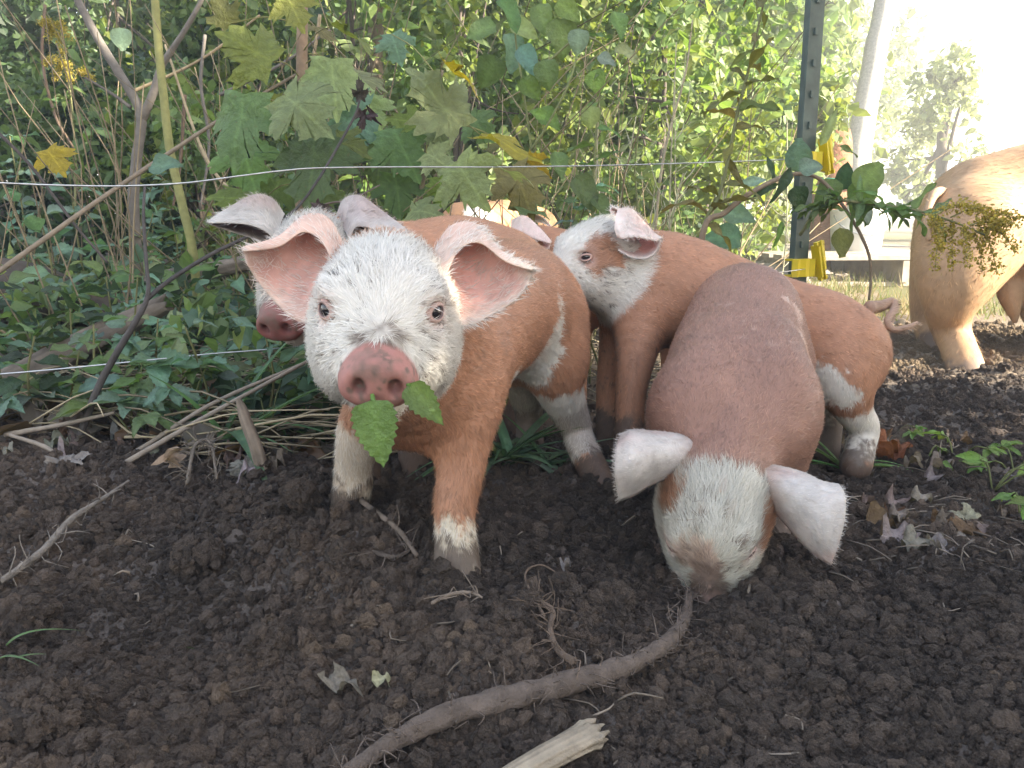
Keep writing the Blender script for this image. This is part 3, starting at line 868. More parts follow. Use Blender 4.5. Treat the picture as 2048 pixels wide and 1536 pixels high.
# ================================================================== ground
# heights of the dug-over soil, from where feet and the litter edge meet it
_gc = []
for px, py, d, r in [(914, 1160, .735, .12), (700, 1035, .86, .12), (1200, 1008, 1.02, .14), (1058, 932, 1.13, .14), (1712, 965, 1.085, .16),
                  (1395, 1215, .735, .10), (1545, 1085, .90, .12), (1360, 1090, .89, .12), (1258, 945, 1.08, .12)]:
    p = P(px, py, d)
    _gc.append((p[0], p[1], p[2] + .013, r))
_gc = np.array(_gc)
def ground_z(x, y):
    x = np.asarray(x, float); y = np.asarray(y, float)
    w = np.exp(-((x[..., None] - _gc[:, 0]) ** 2 + (y[..., None] - _gc[:, 1]) ** 2) / (_gc[:, 3] ** 2))
    base = 0.012 * np.sin(x * 2.1 + 0.6) * np.cos(y * 1.7) * sstep(6, 1, np.abs(y))
    # bank of soil rising towards the brush on the left
    bank = 0.055 * sstep(0.25, -0.75, x) * sstep(0.45, 1.0, y) * sstep(3.5, 1.6, y)
    base = base + bank - 0.02 * sstep(0.55, 0.25, y) * sstep(-.1, -.5, x)
    z = (base * 0.35 + (w * _gc[:, 2]).sum(-1)) / (0.35 + w.sum(-1))
    # the hole under the rooting snout, and a dug trough in the foreground
    sn = P(1400, 1185, .73)
    z = z - 0.024 * np.exp(-((x - sn[0]) ** 2 + (y - sn[1]) ** 2) / 0.06 ** 2)
    z = z - 0.014 * np.exp(-(((x + 0.33) / 0.22) ** 2 + ((y - 0.66) / 0.07) ** 2))
    return z
def soil_mask(x, y):
    """1 = bare dug soil, 0 = litter under the brush"""
    p = np.stack([x, y, 0 * x], -1)
    e = y - (1.06 + 0.10 * vnoise(p, 5, 3) + 0.05 * vnoise(p, 14, 4)) - 0.55 * sstep(-0.10, 0.55, x) - 2.0 * sstep(0.5, 1.2, x)
    return sstep(0.10, -0.06, e)
def lumps(p3):
    r = 0.0
    for f, a, s in ((9, .016, 1), (22, .010, 2), (48, .0065, 3), (110, .0036, 4), (230, .0019, 5)):
        n = vnoise(p3, f, s)
        r = r + a * (np.abs(n) * 1.5 - 0.45 if s > 1 else n)
    return r
def axis(lo, hi, step, far):
    a = list(np.arange(lo, hi, step))
    s = step; x = hi; up = []
    while x < far:
        up.append(x); s *= 1.14; x += s
    s = step; x = lo; dn = []
    while x > -far:
        s *= 1.14; x -= s; dn.append(x)
    return np.array(dn[::-1] + a + up + [far])
def terrain_z(x, y):
    x = np.asarray(x, float); y = np.asarray(y, float)
    z = ground_z(x, y)
    p = np.stack([x, y, 0 * x], -1)
    m = soil_mask(x, y)
    fade = sstep(4.5, 2.2, np.hypot(x, y - 0.8))
    return z + lumps(p) * (0.3 + 0.7 * m) * fade + 0.05 * vnoise(p, 0.4, 9) * sstep(3, 8, np.hypot(x, y))
gx = axis(-1.15, 1.35, 0.0068, 120); gy = axis(0.22, 2.05, 0.0068, 140)
GX, GY = np.meshgrid(gx, gy, indexing='ij')
GZ = terrain_z(GX, GY)
nx, ny = GX.shape
V = np.stack([GX, GY, GZ], -1).reshape(-1, 3)
i, j = np.meshgrid(np.arange(nx - 1), np.arange(ny - 1), indexing='ij'); i = i.ravel(); j = j.ravel()
Q = np.stack([i * ny + j, (i + 1) * ny + j, (i + 1) * ny + j + 1, i * ny + j + 1], 1)
SOIL = np.array([0.150, 0.124, 0.107]); LITTER = np.array([0.13, 0.098, 0.070]); DRY = np.array([0.30, 0.235, 0.17]); LAWN = np.array([0.20, 0.19, 0.085])
m = soil_mask(V[:, 0], V[:, 1])[:, None]
c = LITTER * (1 - m) + SOIL * m
tone = vnoise(V, 6, 21)[:, None]
c = c * (1 + 0.22 * tone) * (1 + 0.25 * vnoise(V, 40, 22)[:, None])
red = sstep(0.25, 0.7, vnoise(V, 11, 23))[:, None]
c = c * (1 - red * 0.5) + np.array([0.15, 0.098, 0.068]) * red * 0.5
pv = np.stack([V[:, 0], V[:, 1], 0 * V[:, 0]], -1)
dry = (sstep(1.55, 2.1, V[:, 1] + 0.25 * vnoise(pv, 3, 31)) * sstep(0.1, 0.6, V[:, 0] - 0.1 * (V[:, 1] - 1.7)))[:, None]
c = c * (1 - dry) + DRY * (1 + 0.25 * vnoise(V, 18, 32)[:, None]) * dry
lawn = (sstep(2.6, 3.4, V[:, 1] + 0.5 * vnoise(pv, 2, 33)) * sstep(0.3, 0.8, V[:, 0]) * sstep(-.3, .3, vnoise(pv, 4, 35) + .3))[:, None]
c = c * (1 - lawn) + LAWN * lawn
def soil_material(name, k=1.0, bd=0.004):
    m, nt, b = mat_new(name)
    a = nt.nodes.new('ShaderNodeVertexColor'); a.layer_name = 'Col'
    n1 = noise_node(nt, 240 * k, 6, 0.7)
    n2 = noise_node(nt, 55 * k, 5, 0.6)
    g = ramp(nt, n1.outputs[0], [(0.28, 0.55), (0.62, 1.0)])
    g2 = ramp(nt, n2.outputs[0], [(0.3, 0.72), (0.7, 1.0)])
    c = mix_col(nt, a.outputs[0], g, 1.0, 'MULTIPLY'); c = mix_col(nt, c, g2, 1.0, 'MULTIPLY')
    nt.links.new(c, b.inputs['Base Color'])
    b.inputs['Roughness'].default_value = 0.92
    b.inputs['Specular IOR Level'].default_value = 0.18
    bump(nt, b, n1.outputs[0], 0.9, bd)
    return m
M_SOIL = soil_material('dug_soil')
M_CLOD = soil_material('clod_soil', 0.03, 0.20)
ground = link('ground', np_mesh('ground', V, [Q], np.clip(c, 0.01, 0.6)), None, M_SOIL)
ground['kind'] = 'structure'

# ---- soil crumbs: tens of thousands of instanced lumps
def crumb_material():
    m, nt, b = mat_new('soil_crumb')
    oi = nt.nodes.new('ShaderNodeObjectInfo')
    at = nt.nodes.new('ShaderNodeAttribute'); at.attribute_type = 'INSTANCER'; at.attribute_name = 'tint'
    n1 = noise_node(nt, 3.0, 5, 0.7)
    col = ramp(nt, at.outputs['Fac'], [(0.0, (0.120, 0.097, 0.082)), (0.45, (0.205, 0.160, 0.130)), (0.8, (0.27, 0.200, 0.152)), (1.0, (0.40, 0.30, 0.20))])
    g = ramp(nt, n1.outputs[0], [(0.3, 0.6), (0.65, 1.0)])
    c = mix_col(nt, col, g, 1.0, 'MULTIPLY')
    nt.links.new(c, b.inputs['Base Color'])
    b.inputs['Roughness'].default_value = 0.93
    b.inputs['Specular IOR Level'].default_value = 0.15
    bump(nt, b, n1.outputs[0], 0.8, 0.25)
    return m
M_CRUMB = crumb_material()
def crumb_field(name, pts, scl, tint, label=None):
    me = bpy.data.meshes.new(name)
    me.vertices.add(len(pts)); me.vertices.foreach_set('co', np.ascontiguousarray(pts, np.float32).ravel())
    a = me.attributes.new('scl', 'FLOAT', 'POINT'); a.data.foreach_set('value', scl.astype(np.float32))
    a = me.attributes.new('tint', 'FLOAT', 'POINT'); a.data.foreach_set('value', tint.astype(np.float32))
    o = link(name, me, None, M_CRUMB)
    ng = bpy.data.node_groups.new(name, 'GeometryNodeTree')
    ng.interface.new_socket('Geometry', in_out='INPUT', socket_type='NodeSocketGeometry')
    ng.interface.new_socket('Geometry', in_out='OUTPUT', socket_type='NodeSocketGeometry')
    N, L = ng.nodes, ng.links
    gi = N.new('NodeGroupInput'); go = N.new('NodeGroupOutput')
    join = N.new('GeometryNodeJoinGeometry')
    for k in range(7):
        ico = N.new('GeometryNodeMeshIcoSphere'); ico.inputs['Radius'].default_value = 1.0; ico.inputs['Subdivisions'].default_value = 3
        sp = N.new('GeometryNodeSetPosition')
        pos = N.new('GeometryNodeInputPosition')
        add = N.new('ShaderNodeVectorMath'); add.operation = 'ADD'; add.inputs[1].default_value = (k * 7.3, k * 3.1, k * 5.7)
        tx = N.new('ShaderNodeTexNoise'); tx.inputs['Scale'].default_value = 1.1; tx.inputs['Detail'].default_value = 4; tx.inputs['Roughness'].default_value = 0.62
        sub = N.new('ShaderNodeVectorMath'); sub.operation = 'SUBTRACT'; sub.inputs[1].default_value = (0.5, 0.5, 0.5)
        mul = N.new('ShaderNodeVectorMath'); mul.operation = 'SCALE'; mul.inputs['Scale'].default_value = 2.4
        L.new(pos.outputs[0], add.inputs[0]); L.new(add.outputs[0], tx.inputs['Vector'])
        L.new(tx.outputs['Color'], sub.inputs[0]); L.new(sub.outputs[0], mul.inputs[0])
        L.new(ico.outputs['Mesh'], sp.inputs['Geometry']); L.new(mul.outputs[0], sp.inputs['Offset'])
        sm = N.new('GeometryNodeSetMaterial'); sm.inputs['Material'].default_value = M_CRUMB
        L.new(sp.outputs[0], sm.inputs['Geometry'])
        gti = N.new('GeometryNodeGeometryToInstance'); L.new(sm.outputs[0], gti.inputs[0]); L.new(gti.outputs[0], join.inputs[0])
    iop = N.new('GeometryNodeInstanceOnPoints')
    iop.inputs['Pick Instance'].default_value = True
    ri = N.new('FunctionNodeRandomValue'); ri.data_type = 'INT'; ri.inputs[4].default_value = 0; ri.inputs[5].default_value = 6
    rr = N.new('FunctionNodeRandomValue'); rr.data_type = 'FLOAT_VECTOR'; rr.inputs[0].default_value = (0, 0, 0); rr.inputs[1].default_value = (6.28, 6.28, 6.28)
    na = N.new('GeometryNodeInputNamedAttribute'); na.data_type = 'FLOAT'; na.inputs['Name'].default_value = 'scl'
    rs = N.new('FunctionNodeRandomValue'); rs.data_type = 'FLOAT_VECTOR'; rs.inputs[0].default_value = (0.75, 0.75, 0.6); rs.inputs[1].default_value = (1.25, 1.2, 1.0)
    sc = N.new('ShaderNodeVectorMath'); sc.operation = 'SCALE'
    L.new(rs.outputs[0], sc.inputs[0]); L.new(na.outputs[0], sc.inputs['Scale'])
    L.new(gi.outputs[0], iop.inputs['Points']); L.new(join.outputs[0], iop.inputs['Instance'])
    L.new(ri.outputs[2], iop.inputs['Instance Index']); L.new(rr.outputs[0], iop.inputs['Rotation']); L.new(sc.outputs[0], iop.inputs['Scale'])
    L.new(iop.outputs[0], go.inputs[0])
    md = o.modifiers.new('scatter', 'NODES'); md.node_group = ng
    o['kind'] = 'stuff'
    return o
def view_points(n, ymin, ymax, rng, spread=0.68):
    # even density on the ground, thinned with distance
    y = ymin * (ymax / ymin) ** rng.random(n)
    x = y * (rng.random(n) * 2 - 1) * spread
    return x, y
rng = np.random.default_rng(21)
x, y = view_points(330000, 0.34, 2.6, rng, 0.90)
keep = rng.random(len(x)) < np.maximum(soil_mask(x, y), 0.10) * (0.62 + 0.38 * sstep(-0.45, 0.25, vnoise(np.stack([x, y, 0 * x], -1), 8, 61)))
x, y = x[keep], y[keep]
s = 0.00072 * np.exp(np.abs(rng.normal(size=len(x))) * 0.80)
s = np.minimum(s, 0.0080) * (0.75 + 0.45 * y)
zz = terrain_z(x, y)
patch = vnoise(np.stack([x, y, 0 * x], -1), 7, 77)
tint = np.clip(0.38 + 0.19 * rng.normal(size=len(x)) + 0.30 * patch, 0, .85)
dryw = sstep(1.55, 1.95, y + .15 * patch) * sstep(0.2, 0.6, x)
tint = np.maximum(tint, dryw)
crumbs = crumb_field('soil_crumbs', np.stack([x, y, zz + s * 0.35], -1), s, tint)
crumbs['label'] = 'fine crumbs of dark loose soil all over the ground'

# ---- larger clods, each a thing
def clod_mesh(seed):
    mb = MB()
    n = 26
    th = np.arccos(np.linspace(1, -1, n)); ph = np.linspace(0, 2 * np.pi, 2 * n, endpoint=False)
    d = np.stack([np.sin(th)[:, None] * np.cos(ph), np.sin(th)[:, None] * np.sin(ph), np.cos(th)[:, None] * np.ones_like(ph)], -1)
    r = 1 + 0.30 * vnoise(d + seed * 9.1, 1.6, seed) + 0.20 * vnoise(d + seed * 3.3, 4.0, seed + 1) + 0.20 * np.abs(vnoise(d + seed, 8, seed + 2)) + 0.10 * vnoise(d, 17, seed + 3)
    v = (d * r[..., None] * [1, .9, .75]).reshape(-1, 3)
    i, j = np.meshgrid(np.arange(n - 1), np.arange(2 * n), indexing='ij'); i = i.ravel(); j = j.ravel(); j2 = (j + 1) % (2 * n)
    q = np.stack([i * 2 * n + j, (i + 1) * 2 * n + j, (i + 1) * 2 * n + j2, i * 2 * n + j2], 1)
    col = np.array([0.165, 0.133, 0.112]) * (1 + 0.25 * vnoise(v, 2.5, seed)[:, None])
    mb.add(v, q, (), col)
    me = mb.mesh('soil_clod')
    me.materials.append(M_CLOD)
    return me
_clods = [clod_mesh(k) for k in range(6)]
_cp, _cs, _ct = [], [], []
def clod(px, py, r, label, group=None, k=None):
    d = CAM_H / max(0.05, math.sin(PITCH + math.atan((py - 768) / FPX))) * math.cos(math.atan((py - 768) / FPX))
    for _ in range(6):                      # meet the uneven ground along the ray
        p = P(px, py, d)
        d -= (terrain_z(p[0], p[1]) - p[2]) / max(0.12, math.sin(PITCH + math.atan((py - 768) / FPX)))
    p = P(px, py, d)
    o = link('soil_clod', _clods[(k if k is not None else random.randrange(6))])
    rr = r * d / FPX
    o.scale = (rr, rr * random.uniform(.8, 1.1), rr * random.uniform(.75, .95))
    o.rotation_euler = (random.uniform(-.5, .5), random.uniform(-.5, .5), random.uniform(0, 6.28))
    o.location = p + np.array([0, 0, rr * 0.25])
    tag(o, label, 'soil clod', group)
    rg = np.random.default_rng(int(px * 7 + py))
    nn = int(90 + r * 4)
    dd = unit(rg.normal(size=(nn, 3)) + [0, -.3, .6])
    _cp.append(np.array(o.location) + dd * rr * [1.0, .95, .85] * rg.uniform(.82, 1.08, (nn, 1))); _cs.append(np.minimum(.0016 * np.exp(np.abs(rg.normal(size=nn)) * .6), .2 * rr + .001)); _ct.append(np.clip(.42 + .16 * rg.normal(size=nn), 0, .85))
clod(95, 1465, 88, 'large rounded brown clod of earth, biggest in the dug soil', None, 2)
clod(45, 1265, 70, 'broad dark clod next to the long thin root')
clod(1060, 1215 , 30, 'ochre brown clod beside the forked feeder root')
clod(1225, 1210, 40, 'ochre yellow clod in front of the rooting piglet')
clod(540, 1300, 46, 'brown clod of earth with a reddish side')
for px, py, r in [(400, 1130, 60), (215, 1080, 62), (330, 1050, 50), (130, 1020, 60), (600, 1000, 45), (690, 1120, 40), (40, 1070, 48), (560, 1090, 55), (240, 1385, 52), (150, 1330, 44), (620, 1260, 42), (730, 1250, 36),
                  (520, 1290, 38), (860, 1390, 34), (980, 1440, 40), (1120, 1175, 26), (1530, 1460, 34), (1640, 1500, 38), (1370, 1490, 36), (1750, 1500, 40), (1480, 1225, 24), (1590, 1160, 22), (740, 1060, 40), (830, 1250, 30),
                  (300, 1480, 46), (450, 1440, 40), (60, 1400, 46), (620, 1500, 44), (1250, 1330, 22), (1100, 1290, 24), (1830, 1420, 28), (1960, 1330, 24), (1700, 1300, 20), (1900, 1200, 20), (1330, 1060, 24), (1040, 1060, 30), (1130, 1040, 34), (1090, 1000, 30), (470, 1010, 40), (390, 985, 36)]:
    clod(px, py, r * random.uniform(.55, .85), '%s clod of loose earth near %s' % ('large dark' if r > 47 else 'middling dark' if r > 34 else 'small dark', near(px, py)), 'soil clods near ' + near(px, py))

cr = crumb_field('clod_crumbs', np.concatenate(_cp), np.concatenate(_cs), np.concatenate(_ct)); cr['label'] = 'fine crumbs clinging to the clods'
# ================================================================== plant kit
RIGHT = np.array([1.0, 0, 0])
def on_ground(px, py, dz=0.0):
    a = PITCH + math.atan((py - 768) / FPX)
    d = (CAM_H - 0.01) / math.tan(max(a, 0.03)) * math.cos(PITCH)
    for _ in range(5):
        p = P(px, py, d)
        d = max(0.2, d - (float(ground_z(p[0], p[1])) + dz - p[2]) / max(0.10, math.sin(a)) * 0.9)
    return P(px, py, d)
def foot(p):
    """the ground point under p"""
    return np.array([p[0], p[1], float(terrain_z(p[0], p[1]))])

def mat_leaf(name, vertex=False, trans=0.42, rough=0.5):
    m, nt, b = mat_new(name)
    out = nt.nodes.get('Material Output')
    a = nt.nodes.new('ShaderNodeVertexColor'); a.layer_name = 'Col'
    col = a.outputs[0]
    if not vertex:
        oi = nt.nodes.new('ShaderNodeObjectInfo')
        col = mix_col(nt, a.outputs[0], oi.outputs['Color'], 1.0, 'MULTIPLY')
    n = noise_node(nt, 7.0 if not vertex else 30.0, 4, 0.6)
    g = ramp(nt, n.outputs[0], [(0.30, 0.72), (0.68, 1.0)])
    col = mix_col(nt, col, g, 1.0, 'MULTIPLY')
    if not vertex:
        n2 = noise_node(nt, 16.0, 2, 0.5)
        sp = ramp(nt, n2.outputs[0], [(0.66, 0.0), (0.72, 1.0)])
        sc = nt.nodes.new('ShaderNodeMath'); sc.operation = 'MULTIPLY'; sc.inputs[1].default_value = 0.35
        nt.links.new(sp, sc.inputs[0])
        col = mix_col(nt, col, (0.16, 0.10, 0.04), sc.outputs[0])
    nt.links.new(col, b.inputs['Base Color'])
    b.inputs['Roughness'].default_value = rough
    b.inputs['Specular IOR Level'].default_value = 0.5
    if not vertex:
        bump(nt, b, n.outputs[0], 0.35, 0.05)
    tr = nt.nodes.new('ShaderNodeBsdfTranslucent')
    tc = mix_col(nt, col, (1.15, 1.12, 0.62), 1.0, 'MULTIPLY')
    nt.links.new(tc, tr.inputs['Color'])
    mx = nt.nodes.new('ShaderNodeMixShader'); mx.inputs[0].default_value = trans
    nt.links.new(b.outputs[0], mx.inputs[1]); nt.links.new(tr.outputs[0], mx.inputs[2])
    nt.links.new(mx.outputs[0], out.inputs['Surface'])
    return m
M_LEAF = mat_leaf('leaf')
M_CROWN = mat_leaf('crown_leaf', vertex=True, trans=0.5)
M_DEAD = mat_leaf('dead_leaf', trans=0.15, rough=0.8)
M_STEM = mat_vcol('stem_bark', rough=0.8, spec=0.25, var=0.4, vscale=70, bscale=180, bstr=0.5, bdist=0.002)

def blade_mesh(name, width, serr=0, droop=0.25, fold=0.18, n=9, shape=0.42, seed=0, wave=0.0, tipw=0.0, bite=0):
    """simple leaf along +y, unit length"""
    rng = np.random.default_rng(seed)
    if serr: n = max(n, serr * 2 + 1)
    t = np.linspace(0, 1, n)
    prof = (t ** (shape)) * ((1 - t) ** (1.15 - shape * 0.6))
    prof = prof / prof.max() * width * 0.5
    prof[-1] = tipw * 0.5 * width
    if serr:
        saw = 1 - 0.16 * (np.arange(n) % 2) * np.sin(np.pi * t) ** 0.3
        prof = prof * saw
    if bite: prof = prof * (1 - 0.35 * np.clip(vnoise(np.stack([t * 9 + seed, 0 * t, 0 * t], -1), 1, seed), 0, 1))
    s = np.array([-1, -0.55, 0, 0.55, 1])
    x = prof[:, None] * s[None]
    z = np.abs(x) * fold * 2 - droop * (t[:, None] ** 2) + 0 * x
    y = t[:, None] - droop * 0.35 * t[:, None] ** 2 + 0 * x
    if serr: y = y + 0.018 * np.abs(s)[None] * ((np.arange(n) + 1) % 2)[:, None]
    z = z + wave * np.sin(t[:, None] * 9 + seed + s[None] * 1.5) * np.abs(s)[None] * 0.12
    v = np.stack([x, y, z], -1).reshape(-1, 3)
    i, j = np.meshgrid(np.arange(n - 1), np.arange(4), indexing='ij'); i = i.ravel(); j = j.ravel()
    q = np.stack([i * 5 + j, i * 5 + j + 1, (i + 1) * 5 + j + 1, (i + 1) * 5 + j], 1)
    c = np.ones((n, 5, 3)); c[:, 2] *= 1.28; c[:, [0, 4]] *= 0.93
    me = MB().add(v, q, (), c.reshape(-1, 3)).mesh(name)
    me.materials.append(M_LEAF)
    return me
_MAPLE = [(0, -.02), (.10, -.06), (.22, -.08), (.36, -.11), (.31, -.01), (.34, .07), (.46, .10), (.42, .16), (.52, .21), (.68, .34), (.57, .36), (.60, .43), (.65, .52), (.50, .47), (.40, .46), (.27, .42), (.29, .53), (.33, .62), (.40, .70), (.27, .69), (.22, .74), (.21, .82), (.12, .80), (.07, .88), (0, 1.0)]
def maple_mesh(name, seed):
    rng = np.random.default_rng(seed)
    h = np.array(_MAPLE)
    h = h * (1 + 0.05 * rng.normal(size=h.shape) * (h[:, :1] > 0))
    h2 = np.array(_MAPLE); h2 = h2 * (1 + 0.05 * rng.normal(size=h2.shape) * (h2[:, :1] > 0))
    o = np.concatenate([h, (h2 * [-1, 1])[-2:0:-1]])
    # finer outline
    o2 = []
    for k in range(len(o)):
        a, b = o[k], o[(k + 1) % len(o)]
        o2 += [a, (a + b) / 2 + rng.normal(size=2) * 0.008]
    o = np.array(o2); n = len(o)
    c = np.array([0, 0.26])
    rings = [0.22, 0.48, 0.75, 1.0]
    v = [np.array([[*c, 0]])]
    for r in rings:
        p = c + (o - c) * r
        v.append(np.concatenate([p, np.zeros((n, 1))], 1))
    v = np.concatenate(v)
    cup = rng.uniform(-.55, .25); dr = rng.uniform(0.1, 0.65); w1, w2 = rng.uniform(0, 6, 2)
    rr = np.hypot(v[:, 0], v[:, 1] - 0.2)
    ang = np.arctan2(v[:, 1] - 0.0, v[:, 0])
    v[:, 2] = cup * v[:, 0] ** 2 * 1.6 - dr * np.clip(v[:, 1] - .3, 0, 1) ** 2 + 0.05 * rr * np.sin(ang * 5 + w1) + 0.05 * np.sin(v[:, 0] * 7 + w2) * rr + 0.03 * np.sin(v[:, 1] * 9 + w1)
    tri = [[0, 1 + k, 1 + (k + 1) % n] for k in range(n)]
    q = []
    for r in range(3):
        for k in range(n):
            a = 1 + r * n + k; b = 1 + r * n + (k + 1) % n
            q.append([a, a + n, b + n, b])
    # lighter veins towards the five lobe tips
    tips = np.array([[0, 1], [.68, .34], [-.68, .34], [.36, -.11], [-.36, -.11]], float)
    dv = np.full(len(v), 9.0)
    for tp in tips:
        d = tp / np.linalg.norm(tp); p2 = v[:, :2]
        al = p2 @ d; pe = np.abs(p2 @ np.array([-d[1], d[0]]))
        dv = np.minimum(dv, np.where(al > 0, pe, 9))
    col = np.ones((len(v), 3)) * (1 + 0.35 * sstep(0.035, 0.0, dv))[:, None]
    me = MB().add(v, q, tri, col).mesh(name)
    me.materials.append(M_LEAF)
    return me
MAPLE = [maple_mesh('maple_leaf', k) for k in range(6)]
NETTLE = [blade_mesh('serrate_leaf', 0.58, serr=9, droop=d, fold=f, shape=0.36, seed=k, wave=.4) for k, (d, f) in enumerate([(.25, .2), (.5, .1), (.05, .3), (.35, .05)])]
OVATE = [blade_mesh('ovate_leaf', w, droop=d, fold=f, shape=0.45, seed=k, wave=.5, n=11) for k, (w, d, f) in enumerate([(.62, .2, .15), (.72, .45, .1), (.55, .1, .25)])]
LANCE = [blade_mesh('lance_leaf', w, droop=d, fold=.25, shape=0.5, seed=k, wave=.6, n=11) for k, (w, d) in enumerate([(.24, .25), (.20, .6), (.28, .05)])]
GRASSB = [blade_mesh('grass_blade', .075, droop=d, fold=.3, shape=.22, seed=k, n=12) for k, d in enumerate((.2, .6, 1.0))]
ROUND = [blade_mesh('round_leaf', w, droop=d, fold=.08, shape=0.52, seed=k, wave=.3, n=12, tipw=.25) for k, (w, d) in enumerate([(.85, .1), (.75, .3)])]
DEADL = []
for k in range(5):
    me = (blade_mesh('dead_leaf', .55, droop=.3 + .2 * k, fold=.5 - .1 * k, seed=k, wave=2.2, n=14, bite=1) if k < 3 else maple_mesh('dead_leaf', 40 + k))
    me.materials.clear(); me.materials.append(M_DEAD)
    v = np.zeros(len(me.vertices) * 3, np.float32); me.vertices.foreach_get('co', v); v = v.reshape(-1, 3)
    v[:, 2] += 0.22 * vnoise(v, 3.0, k) + 0.12 * vnoise(v, 7, k + 3); v[:, :2] += 0.06 * np.stack([vnoise(v, 5, k + 1), vnoise(v, 5, k + 2)], -1)
    me.vertices.foreach_set('co', v.ravel()); me.update()
    DEADL.append(me)
KIND = {'maple': MAPLE, 'nettle': NETTLE, 'ovate': OVATE, 'lance': LANCE, 'grass': GRASSB, 'round': ROUND, 'dead': DEADL}
LC = dict(green=(.150, .235, .080), light=(.28, .35, .155), yg=(.22, .265, .05), yellow=(.45, .35, .03), teal=(.17, .295, .20), olive=(.18, .175, .05), bright=(.19, .31, .075),
          dark=(.046, .085, .038), pale=(.27, .36, .27), brown=(.20, .115, .06), grey=(.26, .225, .195), straw=(.42, .34, .19), rust=(.30, .12, .05))
_lr = np.random.default_rng(5)
def jit(c, a=0.14):
    c = np.array(LC[c] if isinstance(c, str) else c)
    return np.clip(c * (1 + a * _lr.normal()) * (1 + a * 0.5 * _lr.normal(size=3)), 0.004, 0.9)
def put(name, me, parent, pos, axis, normal, size, col, wide=1.0):
    o = bpy.data.objects.new(name, me)
    COL.objects.link(o)
    y = unit(axis); x = unit(np.cross(y, normal)); z = np.cross(x, y)
    M = Matrix(((x[0], y[0], z[0], 0), (x[1], y[1], z[1], 0), (x[2], y[2], z[2], 0), (0, 0, 0, 1)))
    base = np.array(parent.location) if parent is not None else np.zeros(3)
    M = Matrix.Translation(Vector(np.asarray(pos) - base)) @ M @ Matrix.Diagonal((size * wide, size, size, 1))
    o.matrix_basis = M
    if parent is not None: o.parent = parent
    c = jit(col) if not isinstance(col, tuple) or len(col) == 3 else col
    o.color = (*c[:3], 1)
    return o
class Plant:
    def __init__(s, name, base, label, cat, group=None):
        s.root = empty(name, tuple(base)); s.base = np.asarray(base, float)
        tag(s.root, label, cat, group)
        s.mb = MB(); s.used = False
    def stem(s, pts, rad, col, n=6, wob=0.0, seg=None):
        pts = spline(pts, seg or max(6, len(pts) * 5))
        r = np.interp(np.linspace(0, 1, len(pts)), np.linspace(0, 1, len(np.atleast_1d(rad))), np.atleast_1d(rad))
        s.mb.tube(pts - s.base, r, n, np.array(col) * (1 + .1 * _lr.normal()), wob, 3)
        s.used = True
        return pts
    def leaf(s, kind, pos, axis, normal, size, col, wide=1.0, name='leaf'):
        me = KIND[kind][_lr.integers(len(KIND[kind]))]
        return put(name, me, s.root, pos, axis, normal, size, col, wide)
    def done(s, name='stem', mat=None):
        if s.used: link(name, s.mb.mesh(name), s.root, mat or M_STEM)
        return s.root
def imgdir(deg, toward=0.0):
    """direction lying in the upright plane across the view; toward>0 leans to the viewer"""
    a = math.radians(deg)
    return unit(np.array([math.cos(a), -toward, math.sin(a)]))

# ---- crowns: thousands of small leaves in one part
def leaf_cloud(pos, size, rng, col, up=0.35, elong=1.7):
    n = len(pos)
    ax = unit(rng.normal(size=(n, 3)) + [0, 0, -0.35]); nm = unit(rng.normal(size=(n, 3)) * 0.8 + [0, -0.25, up + .4])
    sd = unit(np.cross(ax, nm)); nm = np.cross(sd, ax)
    L = (size * (0.45 + 1.0 * rng.random(n) ** 1.4))[:, None]; W = L / elong * 0.5
    v = np.stack([pos, pos + ax * L * .30 + sd * W + nm * W * .25, pos + ax * L * .68 + sd * W * .72 + nm * W * .1, pos + ax * L - nm * L * .12,
                  pos + ax * L * .68 - sd * W * .72 + nm * W * .1, pos + ax * L * .30 - sd * W + nm * W * .25], 1).reshape(-1, 3)
    k = np.arange(n) * 6
    q = np.concatenate([np.stack([k, k + 1, k + 2, k + 5], 1), np.stack([k + 5, k + 2, k + 3, k + 4], 1)])
    return v, q, np.repeat(col, 6, axis=0)
def crown_mesh(center, rad, n, size, rng, cols, clumps=40, tight=0.30, shell=0.55, keep=None):
    center = np.asarray(center, float); rad = np.asarray(rad, float)
    d = unit(rng.normal(size=(clumps, 3)))
    cc = center + d * rad * (shell + (1 - shell) * rng.random((clumps, 1)))
    w = rng.random(clumps) + 0.3; k = rng.choice(clumps, n, p=w / w.sum())
    g = rng.normal(size=(n, 3)); g = g / np.maximum(np.linalg.norm(g, axis=1, keepdims=True), 1e-6) * (rng.random((n, 1)) ** 0.45)
    p = cc[k] + g * rad * tight * (0.6 + 0.8 * rng.random((clumps, 1)))[k]
    if keep is not None:
        kk = keep(p); p = p[kk]; k = k[kk]; n = len(p)
    cols = np.array([LC[c] if isinstance(c, str) else c for c in cols])
    ci = (cols[rng.integers(len(cols), size=clumps)][k] * 0.6 + cols[rng.integers(len(cols), size=n)] * 0.4) * (0.75 + 0.5 * rng.random((n, 1)))
    return leaf_cloud(p, size, rng, ci) + (cc,)
